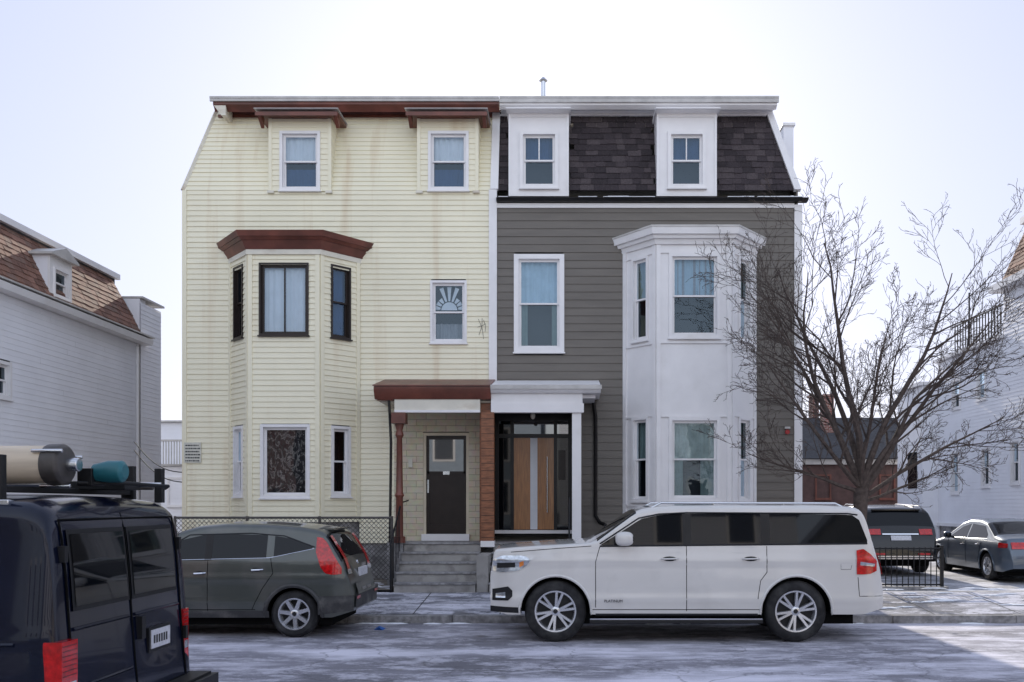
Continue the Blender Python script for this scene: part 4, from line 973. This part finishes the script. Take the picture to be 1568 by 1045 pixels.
w.box(XW-.2,XW+.30,8,ye+.4,ze+.201,ze+.235,'gutter_gray')
Vm=Vector((-.75,0,1.55)); MP=PL((XW+.1,0,ze+.22),(0,1,0),Vm,(1.55,0,.75)); LMm=Vm.length
shingles(w,MP,lambda v:8,lambda v:ye+.25-v*.25,0,LMm,.15,[],['brown_shingle_%d'%i for i in range(4)],.3)
for (a,b) in ((20.25,21.15),(16.6,17.5)):
    xF=XW+.02; Q=PL((xF,0,0),(0,1,0),(0,0,1),(1,0,0)); z0=ze+.28; z1=ze+1.25
    for q in ((a,a+.16,z0,z1),(b-.16,b,z0,z1),(a+.16,b-.16,z0,z0+.12),(a+.16,b-.16,z1-.25,z1)): w.obox(Q,*q,-.05,0,'white_trim')
    window(w,Q,a+.13,b-.13,z0+.1,z1-.22,.05,depth=.2,glass='window_glass_dark')
    w.box(xF-.9,xF-.052,a,a+.04,z0,z1,'white_siding'); w.box(xF-.9,xF-.052,b-.04,b,z0,z1,'white_siding')
    m_=(a+b)/2; w.prism([(a-.1,z1),(b+.1,z1),(b+.1,z1+.05),(m_,z1+.26),(a-.1,z1+.05)],xF-.95,xF+.12,'gutter_gray','x')
tz=ze+.22+1.55
w.prism([(XW-.62,tz-.04),(XW-.5,tz-.04),(XW-.5,tz+.1),(XW-.62,tz+.1)],8,ye+.1,'white_trim')
w.box(XW-9,XW-.6,8,ye,tz-1.6,tz+.06,'asphalt_roof')
ye2=25.7; ze2=sz(478,25.7)
siding(w,PL((XW+.05,0,0),(0,1,0),(0,0,1),(1,0,0)),ye+.07,ye2,0,ze2,.12,[],'white_siding',.009); 
w.box(XW-4,XW+.03,ye+.41,ye2,0,ze2-.01,'white_siding'); w.box(XW-1.1,XW+.03,ye+.07,ye+.409,ze+.3,ze2+.1,'white_siding'); w.box(XW-4,XW+.12,ye+.06,ye2+.08,ze2+.11,ze2+.16,'gutter_gray')
w.tube([(XW-1.2,18.6,tz),(XW-1.2,18.6,tz+1.0)],.03,'iron',6)
dcx,dcy,dcz=XW-.25,18.4,ze+1.35
w.tube([(dcx-.3,dcy,dcz-.35),(dcx,dcy,dcz)],.02,'iron',6)
w.tube([(dcx,dcy,dcz),(dcx+.05,dcy-.05,dcz+.01)],[.04,.26],'gutter_gray',18)
w.done('house_body',hL)
hb=empty('white_back_house'); w=MB()
for (xx0,xx1,y0,y1,zt1) in ((-16.5,-13.9,36,42,5.2),(-15.2,-14.0,34,36,3.4)):
    Pq=PL((0,y0,0),(1,0,0),(0,0,1),(0,-1,0)); siding(w,Pq,xx0-4,xx1+3,0,zt1,.13,[],'white_siding',.009); w.box(xx0-4,xx1+3,y0+.02,y1,0,zt1,'white_siding'); w.box(xx0-4.2,xx1+3.2,y0-.15,y1,zt1+.01,zt1+.08,'gutter_gray')
w.box(-15.6,-15.2,37,38,5.2,5.9,'brick')
simple_window(w,PL((0,33.99,0),(1,0,0),(0,0,1),(0,-1,0)),-14.9,-14.2,1.9,3.0)
for k in range(9): w.box(-15.0+k*.1,-14.97+k*.1,33.6,33.63,3.45,4.3,'gutter_gray')
w.box(-15.2,-13.8,33.55,33.7,4.3,4.36,'gutter_gray')
w.done('house_body',hb)
hR=empty('white_mansard_house',(0,0,0)); w=MB(); XW=14.0
P=PL((XW,0,0),(0,1,0),(0,0,1),(-1,0,0)); yA,yB_,yC=27.0,29.4,34.6; zE=sz(447,29.4); zX=sz(535,31.5); zbse=1.3
wr=[(28.3,28.9,2.6,4.0),(30.3,30.95,2.55,3.9),(30.6,31.3,5.5,6.6),(32.7,33.4,2.35,3.9),(32.6,33.3,5.4,6.5)]
siding(w,P,yA,yB_,zbse,zE,.12,[(a+.02,b-.02,c+.02,d_-.02) for a,b,c,d_ in wr],'white_siding',.010); siding(w,P,yB_,yC,zbse,zX,.12,[(a+.02,b-.02,c+.02,d_-.02) for a,b,c,d_ in wr],'white_siding',.010)
for q in wr: simple_window(w,P,*q,curt=False)
w.box(XW+.4,XW+10,yA,yB_,0,zE,'sheathing'); w.box(XW+.4,XW+10,yB_,yC,0,zX,'white_siding'); w.box(XW+.05,XW+.5,yA,yC,0,zbse,'granite'); w.box(XW-.06,XW+.1,yA,yC,zbse-.12,zbse,'white_trim')
w.box(XW,XW+.4,yC-.03,yC,0,zX,'white_siding'); w.box(XW-.15,XW+9,yB_+.001,yC+.15,zX+.01,zX+.12,'white_trim')
siding(w,PL((0,yA,0),(1,0,0),(0,0,1),(0,-1,0)),XW,XW+10,zbse,zE,.12,[],'white_siding')
w.box(XW-.35,XW+10,yA-.3,yB_+.3,zE+.0,zE+.22,'white_trim')
Vm=Vector((.8,0,1.9)); MP=PL((XW-.05,0,zE+.23),(0,1,0),Vm,(-1.9,0,.8)); shingles(w,MP,lambda v:yA,lambda v:yB_+.15-v*.1,0,Vm.length,.16,[],['brown_shingle_%d'%i for i in range(4)],.3)
w.mesh([(XW-.05,yB_+.15,zE+.23),(XW+9,yB_+.15,zE+.23),(XW+9,yB_-.1,zE+2.13),(XW+.75,yB_-.1,zE+2.13)],[(0,1,2,3)],'white_siding')
w.mesh([(XW-.05,yA,zE+.23),(XW+9,yA,zE+.23),(XW+9,yA+.3,zE+2.13),(XW+.75,yA+.3,zE+2.13)],[(0,1,2,3)],'brown_shingle_1')
w.box(XW+.5,XW+9,yA+.2,yB_-.05,zE+2.131,zE+2.35,'white_trim')
k=yB_+.3
while k<yC-1.2: w.box(XW+.05,XW+.08,k,k+.03,zX+.121,zX+1.1,'iron'); k+=.22
w.box(XW+.04,XW+.10,yB_+.2,yC-1.1,zX+1.1,zX+1.14,'iron')
w.tube([(XW+.3,yC-2,zX),(XW+.3,yC-2,zX+2.2)],.03,'iron',6)
w.box(XW-.6,XW+6,yC,yC+2.6,0,sz(598,36),'white_siding'); w.box(XW-.75,XW+6,yC-.1,yC+2.7,sz(598,36)+.01,sz(598,36)+.14,'white_trim')
w.box(XW-.63,XW-.601,yC+.5,yC+1.4,2.6,4.0,'car_glass')
w.done('house_body',hR)
hB=empty('dark_back_house'); w=MB(); y0=40
w.box(7,15.5,y0,y0+7,0,sz(703,y0),'dark_wall')
w.prism([(y0-.4,sz(703,y0)),(y0+3.5,sz(640,y0+3.5)),(y0+7.3,sz(703,y0))],6.6,15.8,'asphalt_roof','x')
for (a,b,yy) in ((sx(1262,42),sx(1277,42),42),(sx(1244,44),sx(1254,44),44)): w.box(a,b,yy,yy+.7,3,sz(608,yy),'brick'); w.box(a-.06,b+.06,yy-.06,yy+.76,sz(608,yy)+.01,sz(604,yy),'brick')
Pq=PL((0,y0-.02,0),(1,0,0),(0,0,1),(0,-1,0))
for a in (10.8,13.6): simple_window(w,Pq,a,a+.7,2.2,3.3,cm='brown_trim')
w.box(7,15.5,y0-.2,y0-.05,sz(703,y0)-.25,sz(703,y0)-.02,'gutter_gray')
w.done('house_body',hB)
w=MB(); x=-70
hF=empty('distant_row_house')
while x<70:
    wd=random.uniform(7,10); h=random.uniform(4,5.5); m=random.choice(['white_siding','beige_wall','blue_wall','brick_red']); w.box(x,x+wd,60,70,0,h,m)
    w.prism([(x-.3,h),(x+wd/2,h+1.2),(x+wd+.3,h)],59.7,70.3,'asphalt_roof'); x+=wd+random.uniform(1,3)
w.done('house_body',hF)
x=-42; 
cols=['white_siding','beige_wall','brick','blue_wall','siding_far','beige_wall','brick']
i=0
while x<42:
    wd=random.uniform(7.5,9.5); h=random.uniform(7.8,9.2); e=empty('opposite_row_house'); w=MB(); m=cols[i%len(cols)]
    w.box(x,x+wd,-16,-6,0,h,m); w.box(x-.2,x+wd+.2,-16.2,-5.6,h+.01,h+.35,'white_trim')
    for fl in range(3):
        for k in range(3):
            a=x+.9+k*(wd-1.9)/2.6; z=1.5+fl*2.6
            w.box(a,a+1.1,-5.999,-5.95,z,z+1.7,'white_trim'); w.box(a+.1,a+1.0,-5.949,-5.93,z+.1,z+1.6,'opp_glass')
    w.done('house_body',e); x+=wd+random.uniform(.8,3.5); i+=1

# ================================================================ light, world, camera
EL=R(21); AZ=R(-1.6)
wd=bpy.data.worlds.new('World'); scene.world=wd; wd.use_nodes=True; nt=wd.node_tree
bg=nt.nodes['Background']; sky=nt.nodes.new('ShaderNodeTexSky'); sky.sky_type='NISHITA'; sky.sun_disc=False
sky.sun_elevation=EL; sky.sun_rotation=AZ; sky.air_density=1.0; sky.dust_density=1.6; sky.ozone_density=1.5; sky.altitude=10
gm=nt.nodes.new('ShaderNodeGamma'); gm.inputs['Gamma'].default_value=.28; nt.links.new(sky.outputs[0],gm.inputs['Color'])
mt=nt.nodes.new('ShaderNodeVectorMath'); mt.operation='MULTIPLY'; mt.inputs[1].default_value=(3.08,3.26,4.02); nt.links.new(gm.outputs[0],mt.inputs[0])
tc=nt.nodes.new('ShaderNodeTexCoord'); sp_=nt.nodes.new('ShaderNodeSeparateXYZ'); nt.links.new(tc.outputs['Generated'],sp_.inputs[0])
# added fill: sky brightened and warmed behind the camera to light the shaded facade
back_fill=nt.nodes.new('ShaderNodeMix'); back_fill.data_type='VECTOR'; back_fill.inputs[4].default_value=(1,1,1); back_fill.inputs[5].default_value=(2.16,2.0,1.72)
m01=nt.nodes.new('ShaderNodeMapRange'); m01.inputs['From Min'].default_value=.15; m01.inputs['From Max'].default_value=-.8; nt.links.new(sp_.outputs[1],m01.inputs['Value']); nt.links.new(m01.outputs[0],back_fill.inputs[0])
sc=nt.nodes.new('ShaderNodeVectorMath'); sc.operation='MULTIPLY'; nt.links.new(mt.outputs[0],sc.inputs[0]); nt.links.new(back_fill.outputs[1],sc.inputs[1])
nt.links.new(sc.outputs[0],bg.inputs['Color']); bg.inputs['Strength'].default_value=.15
ld=bpy.data.lights.new('sun','SUN'); ld.energy=5; ld.angle=R(.5); ld.color=(1,.92,.80)
lo=bpy.data.objects.new('sun',ld); scene.collection.objects.link(lo)
dv=Vector((-math.sin(AZ)*math.cos(EL),-math.cos(AZ)*math.cos(EL),-math.sin(EL))); lo.rotation_euler=dv.to_track_quat('-Z','Y').to_euler()
cam=bpy.data.cameras.new('camera'); co=bpy.data.objects.new('camera',cam); scene.collection.objects.link(co); scene.camera=co
co.location=(0,0,CAMH); co.rotation_euler=(R(90),0,0); cam.sensor_width=36; cam.lens=36*FPX/1568; cam.shift_x=(784-CX)/1568; cam.shift_y=(CY-522.5)/1568; cam.clip_end=2000; cam.clip_start=.1
scene.view_settings.view_transform='Standard'; scene.view_settings.look='None'; scene.view_settings.exposure=0
